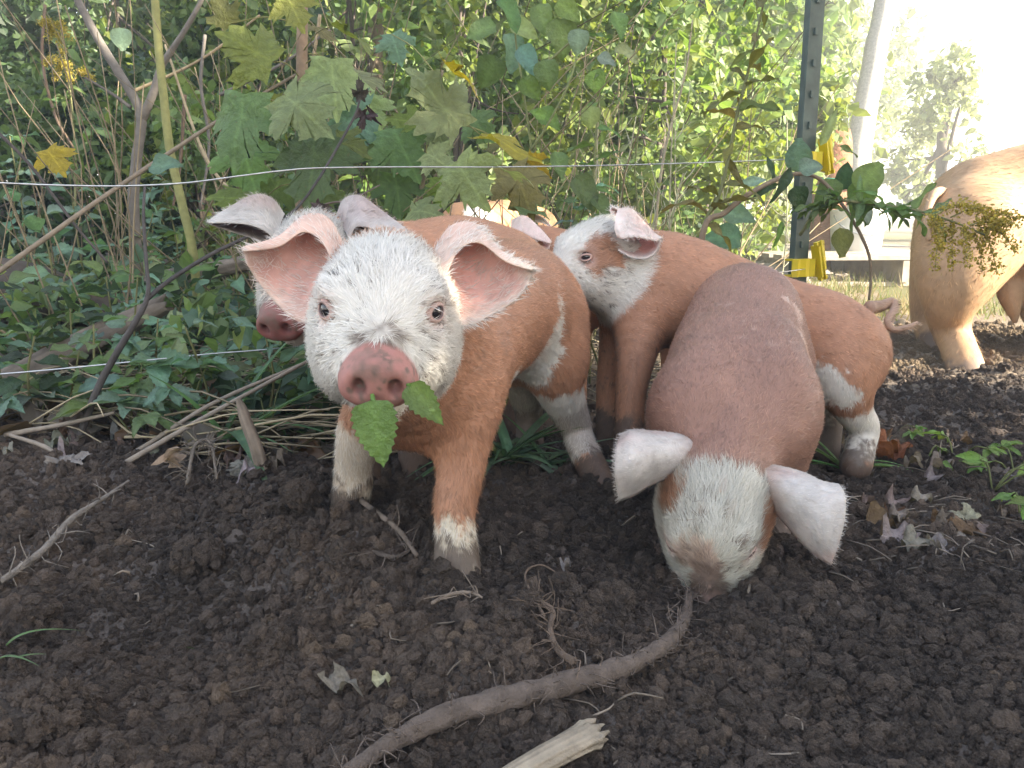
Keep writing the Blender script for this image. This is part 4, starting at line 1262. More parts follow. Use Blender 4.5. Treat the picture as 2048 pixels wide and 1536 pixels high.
def tree(name, base, height, crown_c, crown_r, n, size, cols, label, group, seed, trunk_r=0.06, trunk_col=(.13, .105, .085), clumps=40, tight=.3, lean=(0, 0), cat='tree', keep=None):
    rng = np.random.default_rng(seed)
    base = np.asarray(base, float)
    r = empty(name, tuple(base)); tag(r, label, cat, group)
    cv, cq, ccol, cc = crown_mesh(np.asarray(crown_c) - base, crown_r, n, size, rng, cols, clumps, tight, keep=keep)
    o = link('crown', np_mesh('crown', cv, [cq], ccol, False), r, M_CROWN)
    mb = MB()
    top = np.array([lean[0], lean[1], height])
    tp = spline([[0, 0, -.05], top * .35 + rng.normal(size=3) * .05 * height * .3, top * .7 + rng.normal(size=3) * .05 * height * .3, top], 14)
    mb.tube(tp, np.linspace(trunk_r, trunk_r * .3, 14), 9, trunk_col, .15, seed)
    for k in rng.choice(len(cc), min(len(cc), 14), replace=False):
        t = rng.uniform(.3, .95); a = tp[int(t * 13)]
        e = cc[k]; m = (a + e) / 2 + np.array([0, 0, .06 * height]) * rng.normal()
        mb.tube(spline([a, m, e], 8), np.linspace(trunk_r * .35, trunk_r * .08, 8), 5, trunk_col)
    link('trunk', mb.mesh('trunk'), r, M_STEM)
    return r

def ridged(pl, pts, rads, col, seed, fibre=.16, lumps_=.16, jag=.3, flat=1.0, n=22, m=60):
    """weathered wood: long ridges along the grain and torn ends"""
    ax = spline(pts, m); tg = unit(np.gradient(ax, axis=0))
    up = np.array([0, 0, 1.0]) if abs(tg[m // 2][2]) < .8 else np.array([0, 1.0, 0])
    nn = unit(np.cross(tg, up)); bb = np.cross(nn, tg)
    ta = np.linspace(0, 1, m)[:, None]; an = np.linspace(0, 2 * np.pi, n, endpoint=False)[None]
    L = np.linalg.norm(np.diff(ax, axis=0), axis=1).sum()
    R = np.interp(ta[:, 0], np.linspace(0, 1, len(rads)), rads)[:, None]
    asp = L / max(R.mean(), 1e-5)
    cy = np.stack([np.cos(an) + 0 * ta, np.sin(an) + 0 * ta, ta * asp + 0 * an], -1)
    r = R * (1 + lumps_ * vnoise(cy * [1, 1, .25], 1, seed) + fibre * vnoise(cy * [3.5, 3.5, .12], 1, seed + 1) + fibre * .6 * vnoise(cy * [7, 7, .35], 1, seed + 2))
    jg = (sstep(.93, 1, ta) - sstep(.07, 0, ta)) * R * jag * 4 * vnoise(cy * [2.2, 2.2, 0], 1, seed + 3)
    ring = ax[:, None] + r[..., None] * (np.cos(an)[..., None] * nn[:, None] * flat + np.sin(an)[..., None] * bb[:, None] / flat) + jg[..., None] * tg[:, None]
    v = np.concatenate([ring.reshape(-1, 3), ax[:1] + tg[:1] * R[0] * .4, ax[-1:] - tg[-1:] * R[-1] * .4]) - pl.base
    i, j = np.meshgrid(np.arange(m - 1), np.arange(n), indexing='ij'); i = i.ravel(); j = j.ravel(); j2 = (j + 1) % n
    q = np.stack([i * n + j, i * n + j2, (i + 1) * n + j2, (i + 1) * n + j], 1)
    t = [[m * n, (k + 1) % n, k] for k in range(n)] + [[m * n + 1, (m - 1) * n + k, (m - 1) * n + (k + 1) % n] for k in range(n)]
    c = np.array(col) * (1 + .30 * vnoise(cy * [3.5, 3.5, .15], 1, seed + 1) + .18 * vnoise(cy * [1, 1, .5], 1, seed + 4)).reshape(-1, 1)
    pl.mb.add(v, q, t, np.concatenate([c, c[:1] * .6, c[-1:] * .6])); pl.used = True
# ================================================================== trees and shrubs behind, and those that shade the pen
G_FAR = 'trees of the wood behind the pen'
def at(px, d):
    p = P(px, 768, d)
    return np.array([p[0], p[1], float(ground_z(p[0], p[1]))])
# far wood: dark on the left, opening out to the light on the right
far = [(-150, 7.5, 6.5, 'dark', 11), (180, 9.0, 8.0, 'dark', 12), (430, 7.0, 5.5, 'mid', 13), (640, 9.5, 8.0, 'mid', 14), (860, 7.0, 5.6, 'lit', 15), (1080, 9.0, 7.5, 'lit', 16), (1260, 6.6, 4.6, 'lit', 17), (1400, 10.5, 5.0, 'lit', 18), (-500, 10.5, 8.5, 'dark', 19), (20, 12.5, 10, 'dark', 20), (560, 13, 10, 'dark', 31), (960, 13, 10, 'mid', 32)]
pal = {'dark': ['dark', 'dark', 'green', (.03, .065, .02)], 'mid': ['green', 'dark', 'yg', 'green'], 'lit': ['green', 'yg', 'bright', 'light']}  # leaf colours carry the wood's shade at left and its light at right
lab = {'dark': 'dark leafy tree deep in the wood', 'mid': 'mid green tree of the wood', 'lit': 'sunlit yellow green tree'}
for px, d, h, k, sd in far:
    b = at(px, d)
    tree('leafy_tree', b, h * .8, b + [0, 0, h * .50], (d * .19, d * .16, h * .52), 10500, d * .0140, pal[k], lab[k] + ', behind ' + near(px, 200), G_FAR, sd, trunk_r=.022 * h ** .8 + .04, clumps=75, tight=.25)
# shrubs between: near enough for single leaves to show
shr = [(60, 3.6, 1.3, 'dark'), (300, 4.2, 1.9, 'mid'), (-160, 3.0, 1.1, 'dark'), (520, 3.4, 1.3, 'mid'), (720, 4.2, 1.9, 'lit'), (930, 3.4, 1.35, 'lit'), (1130, 3.9, 1.6, 'lit'), (1310, 3.3, 1.25, 'lit'), (1400, 4.8, 1.3, 'lit'), (200, 2.7, .75, 'dark'), (440, 2.5, .6, 'mid')]
lab2 = {'dark': 'shaded dark green shrub', 'mid': 'mid green shrub', 'lit': 'sun-flecked light green shrub'}
for k, (px, d, h, kk) in enumerate(shr):
    b = at(px, d)
    tree('leafy_shrub', b, h * .8, b + [0, 0, h * .52], (d * .13, d * .13, h * .56), 5000, d * .0150, pal[kk], ('tall ' if h > 1.5 else 'low ' if h < 1.0 else '') + lab2[kk] + (' set back' if d > 4 else '') + ' by ' + near(px, 330), 'shrubs at the edge of the wood', 60 + k, trunk_r=.018, clumps=50, tight=.28, cat='shrub')
# sunlit trees at the right, leaf colours paled to imitate the glare
for k, (px, d, h, cx) in enumerate([(1530, 13, 4.6, 0), (1835, 11.0, 2.3, 0), (2120, 16, 1.8, 0), (1660, 18, 4.5, 0)]):
    b = at(px, d)
    tree('sunlit_tree', b, h * .8, b + [0, 0, h * .52], (d * (.085, .042, .06, .07)[k], d * .08, h * .5), (3400, 2600, 1800, 2200)[k], d * .010, [(.40, .44, .30), (.34, .40, .26), 'light'],
         ['tall thin-leaved sunlit tree behind the steel post', 'rounded pale blue-green bush beyond the pale leaning trunk', 'sunlit tree beyond the sow', 'tall hazy tree between the steel post and the pale trunk'][k], None, 90 + k, trunk_r=.1, clumps=60, tight=.22)
# unseen trees added beside the pen to shade piglets, brush and left wood
tree('shade_tree', (3.3, -1.0, 0), 2.8, (3.3, -.85, 1.55), (.75, 1.55, 1.45), 17000, .14, ['green', 'dark', 'yg'], 'broad leafy tree beside the pen shading the piglets', None, 101, trunk_r=.12, clumps=150, tight=.17, keep=lambda p: ~((p[:, 1] > 1.38) & (p[:, 2] < 1.42)))  # crown end trimmed to let sun onto the right-hand soil
tree('shade_tree', (3.9, .6, 0), 3.4, (3.7, .5, 2.80), (.7, 1.15, .78), 4200, .14, ['green', 'dark', 'yg'], 'unseen high crowned leafy tree shading the brush', None, 102, trunk_r=.05, clumps=70, tight=.20)
tree('shade_tree', (5.3, 4.2, 0), 5.5, (5.2, 4.2, 5.0), (1.2, 2.4, 1.7), 9000, .22, ['green', 'dark', 'yg'], 'unseen tall leafy tree added to shade the left wood', None, 103, trunk_r=.14, clumps=90, tight=.22)
# ================================================================== brush: maple saplings, weeds, canes
STEMG = (.26, .22, .12); STEMB = (.19, .13, .09); GREYB = (.20, .175, .15); DRYC = (.40, .31, .19)
def sapling(label, d, stems, leaves, stemcol):
    b = P(*stems[0][0][0])
    g = foot(b)
    pl = Plant('maple_sapling', g, label, 'sapling', 'maple saplings behind the wire')
    axes = []
    for k, (pts, rad) in enumerate(stems):
        w = [P(*q) for q in pts]
        if k == 0: w = [g - [0, 0, .02]] + w
        axes.append(pl.stem(w, rad, stemcol, 8, .06, 24))
    A = np.concatenate(axes)
    for (px, py, ln, deg, col, dd, tw, kind) in leaves:
        size = ln * .76 * dd / FPX
        c = P(px, py, dd)
        ax = imgdir(deg, tw)
        nrm = unit(np.array([.45 * _lr.normal(), -.50 + .25 * _lr.normal(), .75 + .3 * _lr.normal()])) if kind != 'edge' else unit(np.array([.9 * _lr.normal(), -.15, .9]))
        nrm = nrm + np.array([0, -.55, 0]) * (kind == 'face')
        base = c - ax * size * .42
        pl.leaf('maple', base, ax, nrm, size, col, .95 if kind != 'edge' else .8)
        k = np.argmin(np.linalg.norm(A - (base + [0, 0, .05]), axis=1))
        a = A[max(0, k - 2)]
        pl.stem([a, (a + base) / 2 + [0, 0, .012], base], [.0013, .0009], (.28, .26, .10), 5, 0, 7)
    return pl.done()
F, E, N_ = 'face', 'edge', 'n'
sapling('tall maple sapling with broad green leaves around a tan stem', 1.45,
        [([(605, 420, 1.50), (603, 250, 1.50), (604, 100, 1.5), (606, -70, 1.5)], [.0125, .011, .009])],
        [(495, 95, 165, 150, 'yg', 1.42, .1, F), (588, 20, 110, -62, 'yg', 1.40, .3, F), (476, 256, 205, -100, 'green', 1.36, .3, F), (608, 222, 185, -38, 'light', 1.33, .35, F),
         (545, 232, 120, -60, 'yg', 1.48, .2, F), (622, 335, 225, -98, 'green', 1.45, .3, F), (495, 328, 165, -70, 'green', 1.52, .3, F), (668, 172, 170, -82, 'light', 1.47, .4, F),
         (725, 158, 135, -20, 'light', 1.55, .4, N_), (706, 74, 150, -32, 'yg', 1.40, .3, E), (712, 250, 150, -28, 'teal', 1.50, .4, N_), (698, 290, 120, -22, 'yg', 1.46, .3, E), (476, 395, 150, 175, 'yg', 1.55, .2, N_),
         (545, 395, 130, -110, 'green', 1.56, .3, F), (745, 225, 110, -60, 'light', 1.62, .3, F), (445, 20, 90, 120, 'olive', 1.5, .1, F), (640, 60, 100, -20, 'olive', 1.6, .2, N_), (640, 410, 140, -70, 'green', 1.58, .3, F)], (.36, .25, .17))
sapling('leaning maple sapling with pale and yellowing leaves', 1.5,
        [([(835, 470, 1.55), (850, 330, 1.52), (868, 200, 1.48), (885, 140, 1.46)], [.006, .005, .003]), ([(835, 470, 1.55), (905, 400, 1.5), (960, 350, 1.46)], [.004, .003])],
        [(792, 96, 95, -72, 'teal', 1.55, .3, F), (878, 200, 200, 128, 'light', 1.40, .2, F), (922, 152, 140, -38, 'yellow', 1.38, .2, E), (808, 302, 165, -62, 'green', 1.48, .3, F), (812, 240, 100, 172, 'light', 1.42, .2, N_),
         (882, 280, 85, -58, 'light', 1.44, .3, F), (940, 365, 165, -58, 'light', 1.33, .4, F), (1022, 342, 135, -18, 'light', 1.36, .4, N_), (1045, 378, 155, -65, 'olive', 1.45, .3, F), (1015, 292, 185, -22, 'yellow', 1.50, .3, E),
         (878, 322, 100, -32, 'light', 1.40, .3, N_), (796, 390, 125, -82, 'green', 1.52, .3, F), (850, 424, 105, -4, 'light', 1.44, .4, N_), (1062, 420, 100, -12, 'green', 1.45, .3, N_), (886, 385, 100, -75, 'yg', 1.58, .3, F), (985, 300, 110, 200, 'olive', 1.55, .2, E),
         (760, 330, 120, -100, 'green', 1.6, .3, F), (960, 255, 100, -45, 'green', 1.65, .3, F), (1075, 335, 85, -40, 'yellow', 1.5, .2, E)], (.25, .21, .14))

# ---- bindweed-like vine hanging behind the second sapling
vb = foot(P(1075, 480, 1.62))
vine = Plant('climbing_vine', vb, 'thin climbing vine with small ovate bright leaves behind the piglets', 'vine')
for pts in ([(1075, 480, 1.62), (1062, 300, 1.6), (1045, 170, 1.58), (1030, 60, 1.58), (1042, -40, 1.6)], [(1062, 300, 1.6), (1095, 250, 1.58), (1140, 160, 1.58), (1165, 60, 1.6)], [(1045, 170, 1.58), (1100, 120, 1.6), (1160, 75, 1.6), (1210, 95, 1.62), (1230, 150, 1.6)]):
    w = [P(*q) for q in pts]
    vine.stem(([vb] if pts[0][1] == 480 else []) + w, [.003, .0022, .0015], (.22, .24, .10), 5)
for px, py, ln, deg, col in [(1023, 108, 85, -85, 'teal'), (1057, 122, 70, -62, 'teal'), (1128, 75, 85, -70, 'green'), (1156, 84, 55, -95, 'pale'), (1139, 22, 65, -40, 'bright'), (978, 145, 75, -110, 'green'), (1063, 178, 60, -50, 'bright'), (1094, 150, 65, -80, 'green'),
                             (1100, 238, 65, -35, 'bright'), (1075, 228, 40, 160, 'bright'), (1172, 388, 85, -60, 'green'), (1206, 415, 60, -50, 'green'), (1195, 165, 55, -60, 'bright'), (1215, 120, 45, -20, 'pale'), (1020, 30, 80, -60, 'green'), (960, 60, 70, 200, 'green'),
                             (1180, 235, 50, -100, 'light'), (1120, 330, 60, -70, 'green'), (1050, 60, 65, -30, 'light'), (1255, 110, 60, -30, 'light'), (1240, 50, 60, -70, 'green'), (1085, 40, 70, -80, 'green')]:
    dd = 1.55 + .08 * _lr.normal(); s = ln * dd / FPX; ax = imgdir(deg, .25)
    vine.leaf('ovate', P(px, py, dd) - ax * s * .5, ax, np.array([.3 * _lr.normal(), -.8, .5]), s, col, 1.1)
vine.done()

# ---- tall weeds with lance leaves (by the post) : (stem px points), leaf length px
def lance_weed(pts, label, nl, ln, col, r=.003, group=None, flower=None, kind='lance', start=.1, stemcol=(.20, .21, .09)):
    w = [P(*q) for q in pts]
    g = foot(w[0])
    pl = Plant('tall_weed', g, label, 'weed', group)
    A = pl.stem([g - [0, 0, .01]] + w, [r, r * .8, r * .4], stemcol, 6, 0, 36)
    dd = pts[0][2]
    for k in range(nl):
        t = start + (1 - start) * (k + .5) / nl
        a = A[int(t * 35)]
        az = k * 2.4 + _lr.normal() * .5
        ax = unit(np.array([math.cos(az), math.sin(az) * .8, .15 + .35 * _lr.normal()]))
        pl.leaf(kind, a, ax, np.array([0, -.2, 1.0]) + .3 * _lr.normal(size=3), ln * dd / FPX * (1.15 - .5 * t) * _lr.uniform(.7, 1.2), col)
    return pl, A
pl, A = lance_weed([(1402, 490, 1.35), (1442, 380, 1.36), (1475, 226, 1.36), (1497, 139, 1.36), (1528, 0, 1.36), (1535, -60, 1.36)], 'tall weed with drooping lance-shaped leaves left of the steel post', 26, 105, 'olive', .0035, start=.2)
pl.done()
pl, A = lance_weed([(1310, 470, 1.9), (1330, 300, 1.9), (1370, 150, 1.9), (1385, 40, 1.9)], 'pale bleached stalk with a few dry leaves', 8, 70, 'light', .004, stemcol=(.45, .38, .26)); pl.done()
pl, A = lance_weed([(1185, 440, 1.7), (1190, 300, 1.7), (1205, 150, 1.7), (1245, 20, 1.7)], 'upright weed with pointed leaves behind the brown-patched piglet', 20, 75, 'green', .003); pl.done()
pl, A = lance_weed([(1275, 440, 1.8), (1270, 330, 1.8), (1290, 200, 1.8), (1330, 60, 1.8)], 'slender weed with narrow grey green leaves', 22, 60, 'light', .0025); pl.done()

# ---- bleached seed stalks (siliques)
def seed_stalk(px, py, d, h, label, group, seed):
    rng = np.random.default_rng(seed)
    b = foot(P(px, py, d)); top = b + np.array([rng.normal() * .04, rng.normal() * .04, h])
    pl = Plant('seed_stalk', b, label, 'seed stalk', group)
    A = pl.stem([b, (b + top) / 2 + rng.normal(size=3) * .015, top], [.0022, .0012], (.50, .45, .30), 5, 0, 20)
    for k in range(12):
        a = A[int(rng.uniform(6, 19))]
        e = a + unit(np.array([rng.normal(), rng.normal(), 1.2])) * rng.uniform(.04, .11)
        pl.stem([a, (a + e) / 2 + rng.normal(size=3) * .006, e], [.0011, .0007], (.52, .50, .34), 4, 0, 6)
    pl.done('stalk')
for k, (px, d) in enumerate([(1290, 1.75), (1330, 1.8), (1260, 1.85), (1362, 1.7), (1395, 1.85), (1240, 1.95), (1215, 2.0), (1345, 2.1), (1455, 1.75), (1500, 1.8), (1540, 1.9), (1180, 2.0)]):
    seed_stalk(px, 600, d, .30 + .12 * (k % 4), '%s bleached stalk with upright seed pods near %s' % (['low', 'short', 'tallish', 'tall'][k % 4], near(px, 420)), 'bleached seed stalks', 300 + k)

# ---- woody stems on the left
def woody(name, label, cat, chains, col, wob=.08, group=None, buried=True, n=8):
    w0 = P(*chains[0][0][0])
    g = foot(w0) if buried else w0
    pl = Plant(name, g, label, cat, group)
    for k, (pts, rad) in enumerate(chains):
        w = [P(*q) for q in pts]
        if k == 0 and buried: w = [g - [0, 0, .01]] + w
        if n >= 10: ridged(pl, w, rad, col, len(label) % 7, fibre=.12 + wob * .3, lumps_=wob)
        else: pl.stem(w, rad, col, n, wob, 30)
    return pl
woody('forked_stem', 'forked grey woody stem rising out of the brush', 'stem', [
    ([(268, 440, 1.75), (272, 330, 1.75), (283, 240, 1.75), (265, 190, 1.75), (215, 110, 1.75), (160, 10, 1.75), (130, -60, 1.75)], [.0125, .011, .009, .007]),
    ([(283, 240, 1.75), (305, 190, 1.74), (325, 130, 1.74), (370, 60, 1.72), (420, -30, 1.7)], [.010, .007, .004]),
    ([(262, 215, 1.75), (220, 185, 1.75), (170, 155, 1.74)], [.004, .002])], GREYB).done()
woody('green_cane', 'thick yellow-green cane standing among the brush', 'cane', [([(388, 520, 1.6), (362, 400, 1.6), (340, 300, 1.6), (328, 200, 1.6), (316, 80, 1.6), (306, -60, 1.6)], [.0085, .0085, .008, .0075])], (.30, .29, .11), .03).done()
woody('dry_cane', 'long straw-coloured cane slanting up through the brush', 'cane', [([(-40, 570, 1.25), (100, 470, 1.3), (220, 385, 1.35), (340, 305, 1.4), (470, 220, 1.45), (600, 145, 1.5)], [.0042, .0040, .0034, .0025])], (.27, .215, .155), .08, buried=False).done()
woody('dark_twig', 'black forked twig leaning out of the litter', 'twig', [
    ([(150, 900, 1.08), (190, 790, 1.07), (225, 720, 1.06), (270, 645, 1.05), (296, 590, 1.05), (292, 520, 1.05), (287, 430, 1.06), (290, 370, 1.07)], [.0048, .0048, .0045, .004, .0026, .002, .0015]),
    ([(294, 598, 1.05), (340, 560, 1.07), (420, 510, 1.1), (500, 470, 1.13), (600, 410, 1.16), (700, 250, 1.2), (720, 200, 1.2)], [.0030, .0026, .002, .0014])], (.09, .08, .075), .08).done()
woody('dark_twig', 'dark thin twig slanting down from the left through green leaves', 'twig', [([(-30, 240, 1.4), (60, 330, 1.38), (150, 450, 1.36), (215, 525, 1.34)], [.003, .0025, .002])], (.10, .08, .07), .08, buried=False).done()
woody('upright_stick', 'short weathered stick standing upright in the soil', 'stick', [([(528, 972, .98), (515, 905, .97), (490, 835, .97), (478, 800, .97)], [.0080, .0085, .0075, .0035])], (.27, .215, .165), .28, n=10).done()
woody('fallen_log', 'grey fallen branch lying across the leafy floor', 'log', [([(250, 585, 1.75), (330, 560, 1.75), (420, 542, 1.75), (520, 520, 1.78)], [.020, .021, .019, .016])], (.24, .20, .165), .12, buried=False, n=12).done()
woody('fallen_log', 'dark rotting log half under the leaves', 'log', [([(-60, 570, 1.75), (60, 590, 1.72), (180, 640, 1.68), (320, 655, 1.66)], [.055, .06, .05, .03])], (.09, .07, .055), .18, buried=False, n=12).done()
woody('fallen_log', 'long mossy branch slanting over the dark log', 'log', [([(-40, 790, 1.25), (100, 725, 1.3), (230, 660, 1.35), (330, 610, 1.4)], [.020, .021, .018, .014])], (.15, .125, .10), .15, buried=False, n=10).done()
for k, pts in enumerate([[(30, 980, 1.02), (230, 925, 1.02), (420, 810, 1.04), (600, 730, 1.08)], [(10, 870, 1.06), (120, 850, 1.06), (230, 825, 1.07)], [(220, 945, .99), (330, 880, 1.0), (445, 815, 1.02), (620, 720, 1.07)], [(150, 960, .98), (100, 900, 1.0), (20, 870, 1.02)]]):
    woody('dry_stick', ['long thin pale stick lying from the soil edge to the piglet', 'short tan stick beside the fence wire', 'straight grey stick propped over the litter', 'bent dry stick at the soil edge'][k], 'stick', [(pts, [.0036, .003, .0022])], (.30, .25, .20), .1, buried=False, n=6).done()
for k, pts in enumerate([[(90, 10, 2.0), (85, 120, 2.0), (110, 230, 2.0), (150, 300, 2.0)], [(410, 70, 1.9), (402, 170, 1.9), (418, 290, 1.9), (400, 420, 1.9)], [(370, 190, 1.8), (360, 330, 1.8), (345, 420, 1.8)], [(640, 30, 1.8), (625, 150, 1.8), (640, 260, 1.8)], [(545, 450, 1.6), (420, 330, 1.7), (330, 90, 1.8)], [(250, 190, 1.9), (400, 120, 1.9), (520, 30, 1.9)], [(440, 190, 1.8), (560, 130, 1.8), (660, 60, 1.8)]]):
    woody('brush_stem', ['thin dark vine stem hanging in the dark wood gap', 'grey upright stem behind the green cane', 'dark crooked stem beside the green cane', 'tan stem behind the broad maple leaves', 'dry slanting stem crossing the green cane', 'pale dead branch crossing the forked stem', 'pale dead branch behind the maple stem'][k], 'stem', [(pts, [.004, .0035, .0025])], [STEMB, GREYB, STEMB, DRYC, DRYC, DRYC, GREYB][k], .08, buried=False, n=6).done()
woody('pale_trunk', 'slim bare tan tree trunk behind the maple leaves', 'tree trunk', [([(748, 480, 4.0), (750, 200, 4.0), (752, 0, 4.0), (755, -300, 4.0)], [.040, .036, .03])], (.30, .22, .15), .05, n=10).done()

# ---- dry twig with shrivelled leaves over the heads
w = Plant('withered_twig', P(640, 425, 1.25), 'dry twig with shrivelled dark leaves above the piglets', 'twig')
w.stem([P(560, 500, 1.22), P(640, 415, 1.25), P(700, 400, 1.27), P(760, 370, 1.3)], [.002, .0015, .001], (.16, .12, .10))
for px, py, dg in [(630, 405, -60), (660, 412, -100), (690, 410, -80), (705, 405, -60), (645, 420, -30), (725, 220, -90), (735, 215, -60), (722, 200, 90)]:
    s = 45 * 1.25 / FPX
    w.leaf('dead', P(px, py, 1.25), imgdir(dg, .3), np.array([_lr.normal(), -1, _lr.normal()]), s, (.07, .05, .045), .6)
w.done()

# ---- random weeds filling the floor and the brush
def weed(base, h, pairs, kind, col, size, label, group, lean=.15, opp=True, stemcol=(.17, .17, .07), name='leafy_weed'):
    pl = Plant(name, base, label, 'weed', group)
    top = base + np.array([_lr.normal() * lean * h, _lr.normal() * lean * h, h])
    A = pl.stem([base - [0, 0, .008], (base + top) / 2 + _lr.normal(size=3) * .06 * h, top], [.0022 + .002 * h, .0012], stemcol, 5, 0, 16)
    for k in range(pairs):
        t = .18 + .82 * (k + 1) / pairs
        a = A[min(15, int(t * 15))]
        az0 = k * 1.57 + _lr.uniform(-.4, .4)
        for sgn in ((0, math.pi) if opp else (0,)):
            az = az0 + sgn
            ax = unit(np.array([math.cos(az), math.sin(az), .25 + .3 * _lr.normal()]))
            s = size * (1.25 - .55 * t) * _lr.uniform(.75, 1.2)
            pl.leaf(kind, a + ax * .012, ax, np.array([0, -.25, 1.0]) + .25 * _lr.normal(size=3), s, col)
    return pl.done()
def creeper(base, n, size, col, label, group, hk=1.0):
    pl = Plant('creeper', base, label, 'creeper', group)
    for k in range(n):
        az = _lr.uniform(0, 6.28); h = _lr.uniform(.03, .11) * hk
        tip = base + np.array([math.cos(az) * _lr.uniform(.01, .08), math.sin(az) * _lr.uniform(.01, .08), h])
        pl.stem([base, (base + tip) / 2 + [0, 0, .015], tip], [.0013, .001], (.16, .18, .07), 4, 0, 6)
        m = _lr.integers(3, 6)
        for j in range(m):
            a = az + (j - (m - 1) / 2) * .8
            ax = unit(np.array([math.cos(a), math.sin(a), _lr.uniform(-.25, .25)]))
            pl.leaf('nettle', tip, ax, np.array([0, -.3, 1.0]) + .2 * _lr.normal(size=3), size * _lr.uniform(.7, 1.15), col, .95)
    return pl.done()
wr = np.random.default_rng(17)
cg = ['green', 'teal', 'green', 'teal', 'light', 'dark']
kinds = [('nettle', 'serrated'), ('ovate', 'oval'), ('nettle', 'serrated'), ('lance', 'narrow')]
cn = {'green': 'green', 'teal': 'blue-green', 'light': 'pale green', 'dark': 'dark green'}
for k in range(78):
    px = wr.uniform(-60, 640) if k < 54 else wr.uniform(-450, -60) if k < 64 else wr.uniform(640, 1450)
    d = wr.uniform(1.12, 2.5) if px < 640 else wr.uniform(1.75, 2.5)
    b = at(px, d); b[2] = float(terrain_z(b[0], b[1]))
    kd, kn = kinds[k % 4]; c = cg[wr.integers(6)]
    h = wr.uniform(.06, .20) if d < 1.6 else wr.uniform(.15, .48)
    weed(b, h, int(3 + h * 16), kd, c, wr.uniform(.045, .075), '%s %s weed with %s leaves near %s' % ('tall' if h > .25 else 'short', cn[c], kn, near(px, 600 if d < 1.5 else 480 if d < 1.9 else 330)), '%s weeds with %s leaves' % (cn[c], kn))
for k in range(34):
    px = wr.uniform(-40, 600); py = wr.uniform(640, 900)
    b = on_ground(px, py)
    if soil_mask(b[:1], b[1:2])[0] > .75: continue
    c = cg[wr.integers(4)]
    creeper(b, wr.integers(2, 5), wr.uniform(.035, .06), c, 'low %s creeper with toothed leaflets on the litter near %s' % (cn[c], near(px, py)), 'low %s creepers' % cn[c])

# single leaves that stand out on the left
for px, py, d, ln, dg, col, kd, lb in [(95, 300, 1.5, 95, -50, 'yellow', 'maple', 'yellowed drooping leaf hanging in the dark brush'), (300, 335, 1.35, 105, 10, 'teal', 'ovate', 'broad blue-green oval leaf under the slanting cane'), (240, 55, 1.6, 70, -80, 'pale', 'round', 'pale bitten round leaf by the forked stem')]:
    s = ln * .7 * d / FPX
    o = put('single_leaf', KIND[kd][0], None, P(px, py, d), imgdir(dg, .3), np.array([.2, -.8, .5]), s, col)
    tag(o, lb, 'leaf')
# goldenrod heads in the dark gap
def goldenrod(pts, label, sprays, seed, ln=55, leafn=14, leafcol='green', r=.003):
    rng = np.random.default_rng(seed)
    w = [P(*q) for q in pts]
    pl = Plant('goldenrod', w[0] if pts[0][1] < 440 else foot(w[0]), label, 'goldenrod')
    A = pl.stem(w, [r, r * .5], (.22, .22, .10), 6, 0, 40)
    for k in range(leafn):
        a = A[int(rng.uniform(4, 28))]
        ax = unit(np.array([rng.normal(), rng.normal(), rng.normal() * .6]))
        pl.leaf('lance', a, ax, np.array([0, -.3, 1]) + .3 * rng.normal(size=3), ln * pts[0][2] / FPX, leafcol)
    for (px, py, ex, ey) in sprays:
        d = pts[-1][2] + rng.normal() * .02
        a = P(px, py, d); e = P(ex, ey, d + rng.normal() * .03)
        sp = pl.stem([a, (a + e) / 2 + [0, 0, .012], e], [.0013, .0006], (.28, .27, .10), 4, 0, 12)
        n = 260
        k = rng.integers(2, 12, n)
        p = sp[k] + rng.normal(size=(n, 3)) * .0045 + np.array([0, 0, .002])
        col = np.array([.48, .39, .08]) * (.6 + .6 * rng.random((n, 1)))
        v, q, c = leaf_cloud(p - pl.base, np.full(n, .0052), rng, col, elong=1.4)
        o = link('flower_spray', np_mesh('flower_spray', v, [q], c, False), pl.root, M_CROWN)
    return pl.done()
goldenrod([(150, 420, 1.9), (150, 300, 1.9), (140, 180, 1.9), (120, 60, 1.9)], 'goldenrod with yellow sprays against the dark wood', [(110, 60, 80, 50), (112, 50, 140, 80), (118, 70, 125, 110), (110, 55, 100, 80), (130, 130, 90, 130), (132, 128, 140, 160), (130, 130, 110, 160), (150, 150, 185, 160)], 5)
# dry stalk tangle: many thin dead stems
rng = np.random.default_rng(33)
mb = MB()
for k in range(210):
    px = rng.uniform(-60, 640) if k < 120 else rng.uniform(640, 1450); d = rng.uniform(1.35, 2.9) if k < 120 else rng.uniform(1.8, 2.9)
    b = at(px, d)
    h = rng.uniform(.15, .75) * (0.5 + .35 * d)
    ln = rng.normal(size=2) * (.35 if k % 3 else .9) * h
    top = b + np.array([ln[0], ln[1] * .5, h])
    mb.tube(spline([b, (b + top) / 2 + rng.normal(size=3) * .05 * h, top], 7), np.linspace(.0016, .0008, 7) * rng.uniform(.7, 1.5), 4, np.array(DRYC) * rng.uniform(.3, .95))
link('dry_stalks', mb.mesh('dry_stalks'), None, M_STEM)['kind'] = 'stuff'
